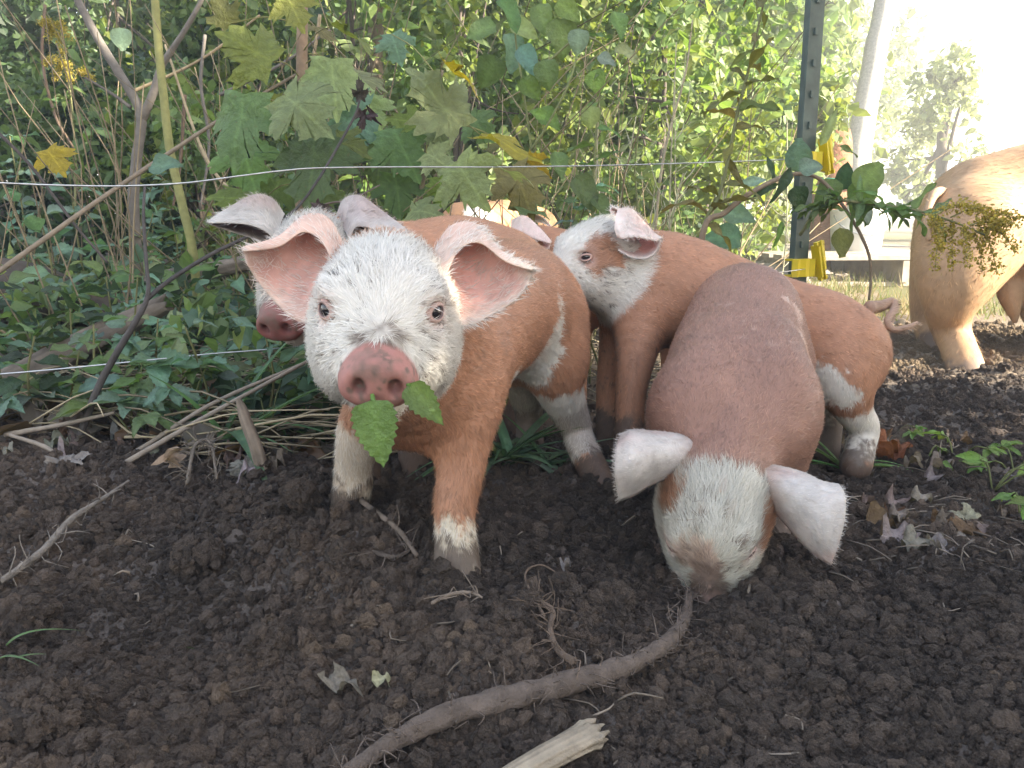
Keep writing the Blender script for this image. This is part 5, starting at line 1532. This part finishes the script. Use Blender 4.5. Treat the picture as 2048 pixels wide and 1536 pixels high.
# dry straws lying on the litter
mb = MB()
for k in range(700):
    px = rng.uniform(-60, 640); py = rng.uniform(600, 960)
    if k > 560: px = rng.uniform(1000, 1330); py = rng.uniform(640, 800)
    b = on_ground(px, py) if k % 2 == 0 else b + rng.normal(size=3) * [.06, .06, 0]
    b[2] = float(ground_z(b[0], b[1])) + rng.uniform(0, .04)
    if soil_mask(b[:1], b[1:2])[0] > .8: continue
    L = rng.uniform(.05, .26); az = rng.uniform(-.7, .7) + (math.pi if k % 5 == 0 else 0)
    e = b + np.array([math.cos(az), math.sin(az), rng.normal() * .16]) * L
    mb.tube(spline([b, (b + e) / 2 + rng.normal(size=3) * .01 + [0, 0, .01], e], 6), np.linspace(.0014, .0007, 6) * rng.uniform(.6, 1.5), 4, np.array([.46, .38, .25]) * rng.uniform(.45, 1.1))
link('dry_straw', mb.mesh('dry_straw'), None, M_STEM)['kind'] = 'stuff'
# leaf litter mass
n = 7600
px = rng.uniform(-600, 900, n); d = rng.uniform(1.0, 3.2, n)
x = (px - 1024) / FPX * d; y = d * math.cos(PITCH) - .02
kp = (soil_mask(x, y) < .6); x, y = x[kp], y[kp]; n = len(x)
z = terrain_z(x, y) + rng.random(n) * .015
cl = np.array([LC['brown'], LC['grey'], (.13, .085, .055), (.22, .17, .12)])[rng.integers(4, size=n)] * (.5 + .7 * rng.random((n, 1)))
v, q, c = leaf_cloud(np.stack([x, y, z], -1), np.full(n, .05), rng, cl, up=1.6)
ll = link('leaf_litter', np_mesh('leaf_litter', v, [q], c, False), None, M_CROWN); ll['kind'] = 'stuff'
# low ground plants under the brush as one green mass (small seedlings nobody could count)
n = 9500
px = rng.uniform(-600, 1000, n); d = rng.uniform(1.15, 3.0, n)
x = (px - 1024) / FPX * d; y = d * math.cos(PITCH) - .02
m_ = vnoise(np.stack([x, y, 0 * x], -1), 6, 6); kp = (soil_mask(x, y) < .4) & (m_ > -.25); x, y = x[kp], y[kp]; n = len(x)
z = ground_z(x, y) + .01 + rng.random(n) ** 1.5 * .16
cl = np.array([LC['green'], LC['teal'], LC['dark'], LC['light']])[rng.integers(4, size=n)] * (.6 + .6 * rng.random((n, 1)))
v, q, c = leaf_cloud(np.stack([x, y, z], -1), np.full(n, .038), rng, cl, up=.6)
o = link('ground_cover', np_mesh('ground_cover', v, [q], c, False), None, M_CROWN); o['kind'] = 'stuff'
# ================================================================== fence, things in the pen, sow
def simple_mat(name, col, rough=.6, metal=0.0, var=.2, vs=40, bs=0, bd=.001):
    m, nt, b = mat_new(name)
    n = noise_node(nt, vs, 4)
    g = ramp(nt, n.outputs[0], [(.3, 1 - var), (.7, 1.0)])
    c = mix_col(nt, col, g, 1.0, 'MULTIPLY'); nt.links.new(c, b.inputs['Base Color'])
    b.inputs['Roughness'].default_value = rough; b.inputs['Metallic'].default_value = metal
    if bs: bump(nt, b, noise_node(nt, bs, 4).outputs[0], .5, bd)
    return m
M_WIRE = simple_mat('galvanised_wire', (.55, .56, .57), .35, .9, .25, 90)
M_POST = simple_mat('post_green_paint', (.085, .118, .100), .6, .1, .45, 30, 60, .001)
M_YEL = simple_mat('yellow_plastic', (.72, .55, .015), .4, 0, .15, 30)
mb = MB(); mb.tube(spline([P(-700, 330, .72), P(-300, 350, .80), P(0, 366, .90), (P(130, 371, .94)), P(250, 372, .98), P(370, 366, 1.02), P(480, 352, 1.06), P(560, 342, 1.10), P(640, 336, 1.14), P(800, 334, 1.22), P(1000, 334, 1.32), P(1250, 330, 1.43), P(1500, 322, 1.54), P(1650, 316, 1.60)], 140), .00105, 6)
tag(link('fence_wire', mb.mesh('fence_wire'), None, M_WIRE), 'single strand of bright wire stretched above the piglets to the steel post', 'wire')
mb = MB(); mb.tube(spline([P(-300, 770, .95), P(40, 745, 1.02), P(250, 725, 1.07), P(420, 708, 1.12), P(600, 692, 1.17), P(900, 650, 1.30), P(1200, 600, 1.345), P(1450, 560, 1.50), P(1610, 538, 1.60)], 120), .0010, 6)
tag(link('fence_wire', mb.mesh('fence_wire'), None, M_WIRE), 'low strand of wire running just above the leaf litter', 'wire')
# steel T post
pb = P(1598, 560, 1.62); pb = np.array([pb[0], pb[1], -.02])
post = empty('steel_post', tuple(pb)); tag(post, 'dark green steel fence post with yellow insulators', 'fence post')
hp = 1.35
mb = MB()
ya = math.radians(28)
Rp = np.array([[math.cos(ya), -math.sin(ya), 0], [math.sin(ya), math.cos(ya), 0], [0, 0, 1.0]])
mb.box((0, 0, hp / 2), (.0175, .0022, hp / 2), Rp); mb.box(Rp @ np.array([0, .0142, hp / 2]), (.0024, .012, hp / 2), Rp)
link('shaft', mb.mesh('shaft', False), post, M_POST)
mb0 = MB(); mb0.box((0, -.0042, 0), (.0035, .002, .006), Rp @ np.eye(3))
stud = mb0.mesh('stud', False); stud.materials.append(M_POST)
for k in range(24):
    o = link('stud', stud, post); o.location = (0, 0, .08 + k * .054)
def insulator(z, nm):
    mb = MB()
    F = Rp
    pts = [(-.030, -.006), (-.022, -.010), (-.012, -.006), (0, -.009), (.012, -.006), (.022, -.010), (.030, -.004)]
    for a, b in zip(pts[:-1], pts[1:]):
        c = np.array([(a[0] + b[0]) / 2, (a[1] + b[1]) / 2 - .004, 0]); an = math.atan2(b[1] - a[1], b[0] - a[0])
        R2 = F @ np.array([[math.cos(an), -math.sin(an), 0], [math.sin(an), math.cos(an), 0], [0, 0, 1]])
        mb.box(F @ c, (math.hypot(b[0] - a[0], b[1] - a[1]) / 2 + .0006, .0022, .0165), R2)
    for zz in (.015, -.015): mb.box(F @ np.array([0, .004, zz]), (.026, .010, .0018), F)
    c = F @ np.array([.034, -.012, .012])
    tl = math.radians(-14); R3 = F @ np.array([[math.cos(tl), 0, math.sin(tl)], [0, 1, 0], [-math.sin(tl), 0, math.cos(tl)]])
    mb.box(c, (.0045, .010, .030), R3); mb.box(c + R3 @ np.array([.0085, 0, .006]), (.0025, .009, .024), R3)
    mb.box(c + R3 @ np.array([.003, -.004, .034]), (.010, .004, .0035), R3); mb.box(c + R3 @ np.array([.003, -.004, -.033]), (.009, .004, .0035), R3)
    o = link('insulator', mb.mesh('insulator', False), post, M_YEL); o.location = (0, 0, z)
    o['label'] = nm
    mp = MB(); mp.tube([c + R3 @ np.array([.003, -.010, -.036]), c + R3 @ np.array([.003, -.010, .040])], .0022, 8)
    link('locking_pin', mp.mesh('locking_pin'), o, M_YEL)
zl = P(1602, 535, 1.62)[2] + .02; zu = P(1640, 325, 1.62)[2] + .02
insulator(zl, 'yellow plastic wire insulator low on the post'); insulator(zu, 'yellow plastic insulator higher on the post')
# small wire tie crossing the post
# arching vine over the post
wv = P(1402, 486, 1.33)
vp = Plant('arching_vine', foot(wv), 'arching bare vine stem with round leaves hooked over the steel post', 'vine')
vp.stem([foot(wv), wv, P(1450, 425, 1.34), P(1520, 375, 1.38), P(1590, 348, 1.45), P(1645, 362, 1.48), P(1700, 432, 1.46), P(1735, 500, 1.45), P(1742, 550, 1.45), P(1738, 600, 1.45)], [.0055, .0045, .0035, .0028, .002], (.24, .18, .12), 7, .05, 50)
for px, py, ln, dg, col, kd, tw in [(1684, 486, 62, -80, 'olive', 'round', .1), (1742, 348, 80, 55, 'bright', 'round', .1), (1598, 308, 72, 95, 'teal', 'round', .2), (1480, 430, 72, -15, 'teal', 'ovate', .5), (1565, 372, 85, -115, 'dark', 'lance', .2), (1650, 395, 85, -120, 'green', 'ovate', .2), (1722, 400, 80, -100, 'green', 'ovate', .3),
                                (1735, 425, 60, -50, 'pale', 'ovate', .3), (1625, 330, 55, 20, 'teal', 'ovate', .3), (1530, 380, 60, 200, 'dark', 'lance', .3), (1500, 365, 70, 190, 'pale', 'lance', .2), (1690, 350, 60, 80, 'dark', 'ovate', .2), (1560, 470, 60, -100, 'green', 'lance', .3), (1450, 470, 80, 170, 'teal', 'ovate', .4), (1600, 400, 60, -70, 'dark', 'ovate', .2), (1545, 330, 60, 100, 'dark', 'lance', .2), (1660, 250, 85, 70, 'light', 'lance', .1), (1700, 300, 50, -20, 'green', 'lance', .2)]:
    dd = 1.46 + .05 * _lr.normal(); s = ln * dd / FPX; ax = imgdir(dg, tw)
    vp.leaf(kd, P(px, py, dd) - ax * s * .5, ax, np.array([.25 * _lr.normal(), -.9, .4]), s, col)
vp.done()
goldenrod([(1600, 470, 1.5), (1650, 405, 1.45), (1740, 408, 1.4), (1830, 420, 1.36), (1910, 445, 1.34), (1970, 470, 1.33)], 'goldenrod bending sideways with drooping yellow sprays by the sow',
          [(1860, 430, 1880, 500), (1880, 436, 1870, 540), (1900, 440, 1905, 535), (1925, 450, 1935, 530), (1945, 455, 1965, 545), (1960, 460, 1995, 545), (1940, 450, 2000, 470), (1960, 455, 2030, 500), (1900, 435, 1990, 430), (1870, 430, 1960, 420), (1970, 470, 2020, 455), (1950, 452, 2040, 440)], 8, 62, 44, 'green', .003)

# ---- pallet, stump post, bucket, leaning trunk, stones
M_WOOD = simple_mat('weathered_wood', (.42, .36, .29), .8, 0, .45, 12, 60, .003)
M_WHITE = simple_mat('white_plastic', (.72, .73, .72), .45, 0, .08, 20)
def plank(parent, c, half, R=np.eye(3), name='plank', mat=M_WOOD):
    o = link(name, MB().box((0, 0, 0), half, R).mesh(name, False), parent, mat); o.location = tuple(c); return o
def pallet(base, rz, label):
    r = empty('pallet', tuple(base)); tag(r, label, 'pallet'); r.rotation_euler.z = rz
    for k in range(7): plank(r, (0, -.45 + k * .15, .135), (.55, .05, .009))
    for k in range(3): plank(r, (-.5 + k * .5, 0, .072), (.022, .5, .050), name='runner')
    for k in range(3): plank(r, (0, -.42 + k * .42, .011), (.55, .05, .009))
    for k in range(3): plank(r, (0, -.503, .072), (.0, .0, .0)) if False else None
b = at(1690, 4.6); pallet(b, math.radians(6), 'grey wooden pallet lying beyond the steel post')
b = at(1630, 5.3); b[2] += .0; pallet(b, math.radians(-8), 'second wooden pallet behind the nearer one')
tb = at(1625, 4.9)
st = empty('stump_post', tuple(tb)); tag(st, 'reddish split wooden stump with green twine tied round it', 'stump')
mb = MB(); mb.tube(spline([[0, 0, -.05], [.01, 0, .3], [.03, 0, .62], [.02, 0, .78]], 14), [.115, .11, .105, .1, .1, .1, .1, .1, .098, .096, .095, .094, .092, .085], 14, (.34, .17, .095), .14, 4)
link('trunk', mb.mesh('trunk'), st, mat_vcol('split_wood', .8, .2, .5, 25, 50, .8, .01))
mb = MB()
an = np.linspace(0, 6.28 * 2, 50); mb.tube(np.stack([.12 * np.cos(an) + .02, .12 * np.sin(an), .45 + an * .006 + .01 * np.sin(an * 2)], -1), .006, 6, (.03, .30, .20))
for k in range(4): mb.tube(spline([[.12, -.05, .46], [.16 + .02 * k, -.08, .42 - .03 * k], [.20 + .03 * k, -.1, .36 - .02 * k]], 7), .004, 5, (.03, .30, .20))
link('twine', mb.mesh('twine'), st, M_STEM)
bb = at(1690, 4.75)
bk = empty('bucket', tuple(bb)); tag(bk, 'white plastic bucket beside the wooden stump', 'bucket')
mb = MB(); zz = np.array([.02, .02, .30, .345, .35, .36, .36, .34, .05]); rr = np.array([.001, .115, .14, .142, .150, .150, .138, .135, .11])
an = np.linspace(0, 2 * np.pi, 28, endpoint=False)
v = np.stack([rr[:, None] * np.cos(an), rr[:, None] * np.sin(an), np.repeat(zz[:, None], 28, 1)], -1).reshape(-1, 3)
i, j = np.meshgrid(np.arange(8), np.arange(28), indexing='ij'); i = i.ravel(); j = j.ravel()
mb.add(v, np.stack([i * 28 + j, i * 28 + (j + 1) % 28, (i + 1) * 28 + (j + 1) % 28, (i + 1) * 28 + j], 1))
link('body', mb.mesh('body'), bk, M_WHITE)
an = np.linspace(0, np.pi, 20); mb = MB(); mb.tube(np.stack([.148 * np.cos(an), -.05 - .10 * np.sin(an), .33 - .10 * np.sin(an)], -1), .004, 6); link('handle', mb.mesh('handle'), bk, M_WIRE)
lt = at(1712, 6.5)
tr = Plant('leaning_trunk', lt, 'pale sunlit bare trunk leaning to the side', 'tree trunk')
tr.stem([lt - [0, 0, .1], P(1716, 330, 6.5), P(1748, 120, 6.5), P(1775, -20, 6.5), P(1830, -400, 6.5)], [.105, .095, .085, .08, .06], (.70, .66, .60), 14, .08, 26); tr.done('trunk')
for k, (px, dd, r) in enumerate([(1545, 4.3, .12), (1575, 4.2, .10), (1520, 4.5, .11), (1560, 4.6, .14), (1640, 4.3, .07), (1660, 4.35, .06)]):
    o = link('stone', _clods[k % 6].copy()); o.data.materials.clear(); o.data.materials.append(M_WOOD)
    p = at(px, dd); o.location = (p[0], p[1], p[2] + r * .35); o.scale = (r, r, r * .7); o.rotation_euler.z = k
    tag(o, 'grey stone in the rough pile behind the steel post', 'stone', 'stones behind the post')
# sunlit dry grass tufts beyond the pen
rng = np.random.default_rng(44)
n = 9000
y = rng.uniform(2.7, 7.5, n); x = y * rng.uniform(.22, .72, n)
p = np.stack([x, y, ground_z(x, y)], -1)
kp = vnoise(p, 2.5, 3) > -.35; p = p[kp]; n = len(p)
cl = np.array([LC['straw'], (.30, .31, .12), LC['straw'], (.22, .27, .09)])[rng.integers(4, size=n)] * (.7 + .5 * rng.random((n, 1)))
hh = rng.uniform(.03, .09, n); le = rng.normal(size=(n, 2)) * .03
v = np.stack([p + [.003, 0, 0], p - [.003, 0, 0], p + np.stack([le[:, 0], le[:, 1], hh], -1)], 1).reshape(-1, 3)
k = np.arange(n) * 3
o = link('dry_grass', np_mesh('dry_grass', v, [np.stack([k, k + 1, k + 2], 1)], np.repeat(cl, 3, axis=0), False), None, M_CROWN); o['kind'] = 'stuff'

# ---- sow standing in the sun at the right
build_pig('large tan sow standing in full sun behind the piglets', dict(
    voxel=.011, hs=2.3, base=np.array([.46, .29, .165]), face=False, fleck=.3, head=(2780, 560, 1.75, frame([.8, -.5, -.3], [0, 0, 1])),
    chains=[(.08, (1975, 440, 2.10, .155), (2120, 430, 2.08, .185), (2300, 440, 2.02, .20), (2500, 450, 1.95, .19), (2640, 500, 1.86, .15), (2760, 550, 1.78, .12)),
            (.06, (1945, 470, 1.99, .125), (1915, 545, 1.97, .092), (1900, 600, 1.98, .062), (1900, 650, 2.02, .045), (1915, 690, 1.99, .040), (1930, 735, 1.95, .042), (1936, 765, 1.94, .046)),
            (.06, (1930, 480, 2.20, .12), (1890, 560, 2.22, .085), (1868, 630, 2.25, .058), (1872, 690, 2.22, .042), (1872, 745, 2.2, .044)),
            (.06, (2560, 560, 1.86, .10), (2570, 700, 1.80, .05), (2570, 850, 1.78, .045)), (.06, (2480, 560, 2.02, .10), (2480, 700, 2.02, .05), (2480, 780, 2.02, .045)),
            (.03, (2020, 590, 2.05, .03), (2030, 640, 2.05, .012)), (.03, (2048, 590, 2.08, .03), (2056, 645, 2.08, .012)), (.03, (2090, 600, 2.05, .03), (2092, 650, 2.05, .012))],
    feet=[(1936, 770, 1.94, .06, 2.5), (1872, 745, 2.2, .11, 1.6)],
    tails=[[(1905, 400, 2.02, .020), (1878, 385, 1.97, .013), (1862, 400, 1.95, .010), (1852, 440, 1.94, .008), (1858, 480, 1.94, .005)]], tailcol=(.46, .31, .19),
    flow=[(2780, 560, 1.75), (2500, 450, 1.95), (2200, 430, 2.05), (1950, 450, 2.1)], fur=24000, hair=.014, hw=.0005, seed=17, legz=.25), None, 'sow', 'sow')
# ---- sunlit piglet beyond the maple leaves
build_pig('piglet standing in the sun beyond the maple leaves', dict(
    voxel=.005, head=(860, 455, 2.55, frame([-.9, -.3, -.35], [0, 0, 1])), base=np.array([.55, .30, .16]),
    chains=[(.045, (880, 452, 2.55, .055), (930, 452, 2.55, .072), (1010, 452, 2.6, .078), (1070, 462, 2.62, .074)), (.03, (920, 480, 2.55, .045), (918, 560, 2.55, .022), (918, 660, 2.55, .02)), (.03, (940, 480, 2.62, .045), (942, 560, 2.62, .022), (942, 660, 2.62, .02)),
            (.03, (1070, 490, 2.6, .05), (1075, 560, 2.6, .025), (1075, 660, 2.6, .02)), (.03, (1050, 490, 2.66, .05), (1050, 560, 2.66, .025), (1050, 650, 2.66, .02))],
    paint=[(955, 440, 2.5, .05, WHITE)], flow=[(830, 470, 2.5), (900, 450, 2.55), (1060, 455, 2.6)], fur=3000, hair=.008, hw=.0004))

# ---- the leaf in the mouth
lb = P(752, 800, .515)
lf = Plant('leaf_sprig', lb, 'toothed green leaf sprig held in the piglet\'s mouth', 'leaf sprig')
M0 = blade_mesh('serrate_leaf', .66, serr=9, droop=.12, fold=.10, shape=.34, seed=1, wave=.2); M1 = blade_mesh('serrate_leaf', .62, serr=8, droop=-.1, fold=.2, shape=.34, seed=2, wave=.3)
put('leaf', M0, lf.root, P(742, 798, .515), unit(np.array([.16, -.14, -.95])), np.array([.10, -1, .15]), 148 * .51 / FPX, (.16, .33, .075))
put('leaf', M1, lf.root, P(818, 765, .535), unit(np.array([.42, .08, -.55])), np.array([-.25, -1, .25]), 108 * .53 / FPX, (.22, .40, .12))
lf.stem([P(748, 806, .517), P(745, 795, .53), P(745, 785, .55)], [.0016, .0016], (.15, .28, .06), 5); lf.stem([P(820, 770, .535), P(805, 770, .55), P(790, 775, .56)], [.0012, .0012], (.15, .28, .06), 5); lf.done()
# sprig stem hanging behind the leaf
# ---- roots
M_ROOT = mat_vcol('root_bark', .9, .15, .5, 90, 260, .9, .003)
def ground_path(pts, lift):
    out = []
    for k, (px, py) in enumerate(pts):
        p = on_ground(px, py); p[2] = float(ground_z(p[0], p[1])) + (lift[k] if isinstance(lift, (list, tuple)) else lift); out.append(p)
    return out
def root(label, pts, rad, lift, col=(.17, .125, .095), fibres=0, name='root', wob=.22, side=()):
    w = ground_path(pts, lift)
    pl = Plant(name, w[0], label, name.replace('_', ' '))
    A = pl.stem(w, rad, col, 12, wob, max(40, 10 * len(pts)))
    rg = np.random.default_rng(len(pts) * 7)
    for k in range(fibres):
        a = A[rg.integers(len(A))]; L = rg.uniform(.006, .028)
        e = a + unit(rg.normal(size=3) * [1, 1, .7] + [0, -.3, .2]) * L
        pl.stem([a, (a + e) / 2 + rg.normal(size=3) * .004, e], [.0006, .0003], np.array(col) * 1.15, 4, 0, 5)
    for sp, sr, sl in side:
        pl.stem(ground_path(sp, sl), sr, col, 8, wob, 24)
    return pl.done('bark', M_ROOT)
root('thick curved brown root lying across the foreground soil', [(690, 1545), (800, 1490), (900, 1452), (1000, 1428), (1100, 1405), (1200, 1378), (1290, 1342), (1345, 1300), (1372, 1250), (1376, 1205), (1368, 1180)],
     [.0045, .0058, .0072, .0080, .0080, .0074, .0066, .0055, .0046, .0039, .0030], [-.001, .005, .008, .010, .011, .011, .011, .011, .012, .010, .0], (.165, .130, .108), fibres=240)
root('forked thin root rising from the thick curved root', [(1148, 1372), (1115, 1330), (1100, 1290), (1105, 1250), (1075, 1235), (1040, 1220)], [.0030, .0024, .0022, .0018, .0012], [.018, .012, .012, .012, .014, .01], fibres=40, side=[([(1105, 1250), (1045, 1225), (1025, 1265)], [.0016, .0008], .012), ([(1090, 1265), (1050, 1190), (1080, 1165), (1125, 1175)], [.0012, .0006], [.012, .016, .016, .01])])
root('long thin root lying on the dark soil bank', [(5, 1200), (90, 1150), (150, 1085), (210, 1035), (260, 990)], [.0030, .0032, .0030, .0022, .0012], [.016, .022, .024, .02, .016], (.30, .26, .22), 30)
root('thin root in front of the leaf chewing piglet', [(650, 985), (700, 1020), (760, 1065), (800, 1095), (835, 1138)], [.0024, .0026, .0024, .0020], [.012, .018, .018, .016, .012], (.19, .15, .12), 26)
root('short curled root below the brown foreleg', [(700, 1145), (740, 1130), (790, 1140), (830, 1120)], [.0022, .0022, .0014], .012, (.16, .13, .11), 12)
root('short arched root near the thick root', [(865, 1240), (900, 1222), (940, 1218), (965, 1228)], [.0016, .0016, .0010], .014, (.30, .24, .19), 8)
root('knot of fine roots sticking out of the soil edge', [(375, 985), (395, 950), (425, 945), (435, 975)], [.0020, .0022, .0014], [.01, .035, .035, .01], (.24, .20, .16), 70)
# pale broken stick in the foreground
w = Plant('broken_stick', on_ground(1010, 1540), 'pale broken stick with a peeling frayed end in the foreground', 'stick')
sp = ground_path([(925, 1620), (1010, 1572), (1090, 1535), (1160, 1504), (1195, 1486)], [.0, .003, .006, .008, .008])
ax_ = spline(sp, 60); tg_ = unit(np.gradient(ax_, axis=0))
nn_ = unit(np.cross(tg_, [0, 0, 1.0])); bb_ = np.cross(nn_, tg_)
ta = np.linspace(0, 1, 60)[:, None]; an = np.linspace(0, 2 * np.pi, 36, endpoint=False)[None]
cyl = np.stack([np.cos(an) + 0 * ta, np.sin(an) + 0 * ta, ta * 1.2 + 0 * an], -1)
fl = np.interp(ta, [0, .6, .8, .9, 1], [1.0, 1.0, 1.12, 1.35, 1.05])
rad = .0070 * fl * (1 + .16 * vnoise(cyl * [1.6, 1.6, 1.2], 2, 3) + .13 * vnoise(cyl * [3, 3, .8], 2, 4) + .10 * sstep(.7, 1, ta) * vnoise(cyl * [2, 2, 9], 2, 5))
jag = sstep(.86, 1, ta) * (.010 * vnoise(cyl * [2.5, 2.5, 0], 1.3, 6) + .004 * vnoise(cyl * [7, 7, 0], 1, 2))
ring = ax_[:, None] + rad[..., None] * (np.cos(an)[..., None] * nn_[:, None] * 1.25 + np.sin(an)[..., None] * bb_[:, None] * .8) + jag[..., None] * tg_[:, None]
inn = [ring[-1] * (1 - q) + (ax_[-1] - tg_[-1] * dq) * q for q, dq in ((.25, .002), (.6, .010), (1.0, .016))]
vv = np.concatenate([ring.reshape(-1, 3)] + inn) - w.base
ii, jj = np.meshgrid(np.arange(62), np.arange(36), indexing='ij'); ii = ii.ravel(); jj = jj.ravel()
cw = np.array([.36, .30, .225]) * (1 + .25 * vnoise(np.concatenate([(cyl * [3, 3, 1]).reshape(-1, 3), np.tile(cyl[-1], (3, 1))]), 2, 1)[:, None])
cw[60 * 36:] *= .6
w.mb.add(vv, np.stack([ii * 36 + jj, ii * 36 + (jj + 1) % 36, (ii + 1) * 36 + (jj + 1) % 36, (ii + 1) * 36 + jj], 1), (), cw); w.used = True
w.done('wood', mat_vcol('pale_wood', .8, .2, .45, 70, 200, .8, .003))
# ---- dead leaves, blades and small weeds on the soil
def dead(px, py, ln, dg, col, label, group=None, lift=.012, k=None, tilt=None):
    p = on_ground(px, py); p[2] = float(terrain_z(p[0], p[1])) + lift
    dd = np.linalg.norm(p - _C)
    a = math.radians(dg)
    o = put('dead_leaf', DEADL[k if k is not None else _lr.integers(5)], None, p, np.array([math.cos(a), math.sin(a), .12]), np.array([.3 * _lr.normal(), -.5, 1]) if tilt is None else np.array(tilt), ln * dd / FPX, col)
    tag(o, label, 'dead leaf', group)
dead(1760, 1095, 110, 15, 'grey', 'pale crumpled dead leaf on the soil beside the rooting piglet', None, .012, 2, (.2, -.6, 1))
dead(1800, 1105, 70, -20, 'grey', 'small grey dead leaf tucked under the pale crumpled one', None, .012, 1)
dead(1745, 930, 100, 20, 'rust', 'rust-brown dead leaf by the hind foot of the side-on piglet', None, .008, 0, (0, -.4, 1))
dead(1800, 925, 90, 160, 'rust', 'curled reddish dead leaf among the litter', None, .008, 1, (.2, -.4, 1))
dead(1735, 1055, 100, -30, 'brown', 'tan dead leaf lying flat near the pale crumpled leaf', None, .008, 2)
dead(655, 1365, 75, -25, 'grey', 'narrow grey dead leaf stuck in the foreground soil', None, .010, 0)
dead(745, 1375, 50, 20, (.45, .34, .26), 'small cream scrap of dead leaf in the foreground soil', None, .014, 2)
dead(330, 960, 70, 80, 'straw', 'yellow curled dead leaf at the soil edge', None, .03, 0, (.5, -1, .1))
dead(1130, 1150, 40, 80, 'grey', 'grey pointed leaf scrap by the rooting snout', None, .012, 0)
rg = np.random.default_rng(55)
for k in range(60):
    px, py = (rg.uniform(1680, 2048), rg.uniform(880, 1110)) if k < 26 else (rg.uniform(0, 640), rg.uniform(760, 960))
    dead(px, py, rg.uniform(30, 68), rg.uniform(0, 360), ['grey', 'brown', 'grey', (.17, .13, .10)][k % 4], 'curled %s dead leaf in the litter near %s' % (['grey', 'brown', 'grey', 'dark'][k % 4], near(px, py)), 'dead leaves near ' + near(px, py), .006, int(rg.integers(3)) if k % 9 else 4)
def tuft(px, py, n, ln, col, label, spread=.9, group=None, name='grass_tuft', lean=None):
    b = on_ground(px, py); b[2] = float(terrain_z(b[0], b[1]))
    dd = np.linalg.norm(b - _C)
    pl = Plant(name, b, label, 'grass', group)
    for k in range(n):
        az = _lr.uniform(0, 6.28)
        ax = unit(np.array([math.cos(az) * spread, math.sin(az) * spread * .6 - .15, _lr.uniform(.35, 1.1)]) + (np.array(lean) if lean is not None else 0))
        pl.leaf('grass', b + _lr.normal(size=3) * [.006, .006, 0], ax, np.array([-ax[0], -ax[1], .8]), ln * dd / FPX * _lr.uniform(.6, 1.2), col, _lr.uniform(1.0, 1.6), 'blade')
    return pl.done()
tuft(1010, 935, 34, 190, (.17, .28, .16), 'thick tuft of blue-green grass between the feet of the leaf chewing piglet', 1.1)
tuft(1095, 935, 16, 170, (.17, .28, .16), 'small tuft of grass lying towards the muddy hind foot', 1.4, lean=(.4, -.2, -.2))
tuft(455, 890, 11, 260, (.15, .27, .12), 'long arching grass blades left of the leaf chewing piglet', .8)
tuft(1690, 935, 9, 170, (.15, .28, .10), 'few broad grass blades in front of the side-on piglet', 1.2)
tuft(20, 1340, 3, 110, (.14, .25, .09), 'two short grass blades in the foreground soil', .9)
tuft(355, 1290, 3, 40, (.12, .24, .06), 'tiny grass seedling in the foreground soil', .9)
tuft(540, 860, 8, 120, (.06, .13, .03), 'dark green grass clump beside the upright stick', .7)
for k, (px, py, nl, sz) in enumerate([(1910, 935, 3, .024), (1985, 985, 4, .027), (2040, 1035, 3, .026), (1850, 930, 2, .02), (2030, 960, 3, .025), (1780, 885, 2, .02)]):
    b = on_ground(px, py)
    creeper(b, nl, sz, 'bright', ['bright green leaflets of a small weed on the right litter', 'largest bright green seedling on the litter', 'bright green weed touching a rust leaf', 'small bright seedling near the rust-brown leaf', 'bright weed beside the sunny soil strip', 'tiny bright weed behind the hind foot'][k], None, .35)
rg = np.random.default_rng(56)
mb = MB()
for k in range(170):
    px, py = rg.uniform(0, 2048), rg.uniform(930, 1530)
    if k < 110: px, py = rg.uniform(1650, 2048), rg.uniform(860, 1150)
    b = on_ground(px, py); b[2] = float(terrain_z(b[0], b[1])) + .005
    az = rg.uniform(0, 6.28); L = rg.uniform(.008, .03) if k >= 110 else rg.uniform(.015, .07)
    e = b + np.array([math.cos(az), math.sin(az), .1 * rg.normal()]) * L
    mb.tube(spline([b, (b + e) / 2 + rg.normal(size=3) * .004, e], 5), np.linspace(.0009, .0005, 5) * rg.uniform(.7, 1.6), 4, np.array([.28, .23, .18]) * rg.uniform(.4, 1.1))
o = link('twig_bits', mb.mesh('twig_bits'), None, M_STEM); o['kind'] = 'stuff'

# ================================================================== pale air volume added to imitate lens glare
mh = bpy.data.materials.new('lens_veil_air'); mh.use_nodes = True
nt = mh.node_tree; nt.nodes.clear()
ho = nt.nodes.new('ShaderNodeOutputMaterial'); pv = nt.nodes.new('ShaderNodeVolumePrincipled')
pv.inputs['Color'].default_value = (.94, .95, .96, 1); pv.inputs['Density'].default_value = 0.019; pv.inputs['Anisotropy'].default_value = 0.0
nt.links.new(pv.outputs[0], ho.inputs['Volume'])
hz = link('lens_veil', MB().box((0, 0, 5.2), (160, 160, 6.6)).mesh('lens_veil', False), None, mh)
hz['kind'] = 'stuff'
